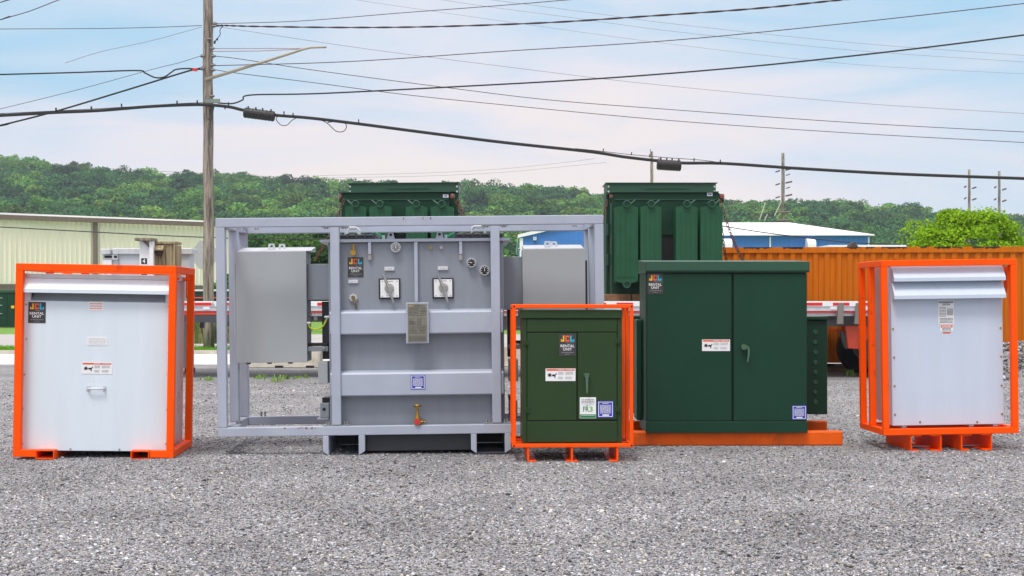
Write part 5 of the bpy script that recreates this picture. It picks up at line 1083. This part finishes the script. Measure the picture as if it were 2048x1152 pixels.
for s, (nx, tx) in ((-1, (rl[1], tx0)), (1, (rr_c[0], tx1))):
    u = lambda px: (f.q(px, 700, .5)[0] if s < 0 else tx1+(tx0-f.q(px, 700, .5)[0]))
    def bb(nm, p0, p1, ya, yb, y0, y1, mt, bv=.003):
        a, b = sorted((u(p0), u(p1))); return MB().box(a, b, y0, y1, f.q(830, yb, .5)[1], f.q(830, ya, .5)[1]).build(nm, mt, f.o, bv)
    bb('dark_radiator', 640, 657, 601, 718, .7, 1.0, DKGREY); bb('cable_channel', 614, 655, 684, 690, .5, .7, BLACK); bb('strut', 613, 657, 690.5, 700, .45, .5, GREYP)
    b_ = bb('junction_box', 638, 657, 720, 764, .40, .6, GREYC); j = bb('jack_bracket', 640, 657.5, 803, 832, .45, .6, GREYP); bb('jack_foot', 634, 657.5, 832.5, 837, .42, .62, GREYP); bb('jack_pad', 643, 657.5, 793, 802.5, .5, .7, BLACK)
    c = f.q(830, 816, .45)[1]; xx = u(648); MB().cyl((xx, .447, c), (xx, .449, c), .017, 14).build('jack_hole', BLACK, f.o)
    xx = u(649); c = f.q(830, 693, .5)[1]; MB().cyl((xx, .43, c), (xx, .4495, c), .017, 8).build('bolt', STEEL, f.o)
p0, p1 = f.P(617, 646, .44), f.P(655, 634, .44); m = MB(); m.tube(cr_spline([p0, f.P(620, 655, .44), f.P(632, 659, .44), f.P(646, 652, .44), p1], 5), .008, 6); m.build('ground_lead', YWIRE, f.o)
[MB().cyl((p[0]-.03, .44, p[2]), (p[0]+.02, .44, p[2]), .013, 8).build('terminal', GALV, f.o) for p in (p0, p1)]
# fork pockets and base channel
for (a, b) in ((646, 730), (942, 1022)):
    xl, xr = f.q(a, 890)[0], f.q(b, 890)[0]; m = MB(); z0_, z1_ = .004, zb-.002
    for (c0, c1) in ((xl, xl+.055), (xr-.06, xr)):
        m.add([(c0, -.01, z0_+.04), (c1, -.01, z0_), (c1, 1.1, z0_), (c0, 1.1, z0_+.04), (c0, -.01, z1_), (c1, -.01, z1_), (c1, 1.1, z1_), (c0, 1.1, z1_)] if c0 == xl else [(c0, -.01, z0_), (c1, -.01, z0_+.04), (c1, 1.1, z0_+.04), (c0, 1.1, z0_), (c0, -.01, z1_), (c1, -.01, z1_), (c1, 1.1, z1_), (c0, 1.1, z1_)],
              [(0, 3, 2, 1), (4, 5, 6, 7), (0, 1, 5, 4), (1, 2, 6, 5), (2, 3, 7, 6), (3, 0, 4, 7)])
    m.build('fork_pocket', GREYF, f.o, .003); MB().box(xl+.056, xr-.061, -.005, 1.1, z0_-.002, z0_+.006).build('pocket_floor', DKGREY, f.o); MB().box(xl+.056, xr-.061, .9, .91, z0_+.01, z1_-.01).build('pocket_back', DKGREY, f.o)
MB().box(f.q(731, 890)[0], f.q(941, 890)[0], .10, 1.0, .03, zb-.002).build('base_channel', mat('base_dark', (.045, .047, .055), .6), f.o, .004)

# ------------------------------------------------------------------ haze
bpy.context.view_layer.update()
hz = MB().box(-700, 700, -40, 900, -1.5, 130).build('haze', bpy.data.materials.new('haze_air')); hm = hz.data.materials[0]; hm.use_nodes = True
n = hm.node_tree.nodes; n.remove(n['Principled BSDF']); pv = n.new('ShaderNodeVolumePrincipled'); pv.inputs['Color'].default_value = (.74, .84, .96, 1); pv.inputs['Density'].default_value = .00026; pv.inputs['Anisotropy'].default_value = .2
hm.node_tree.links.new(pv.outputs[0], n['Material Output'].inputs['Volume']); tag(hz, 'thin pale air haze softening the far hills', 'haze', kind='stuff')
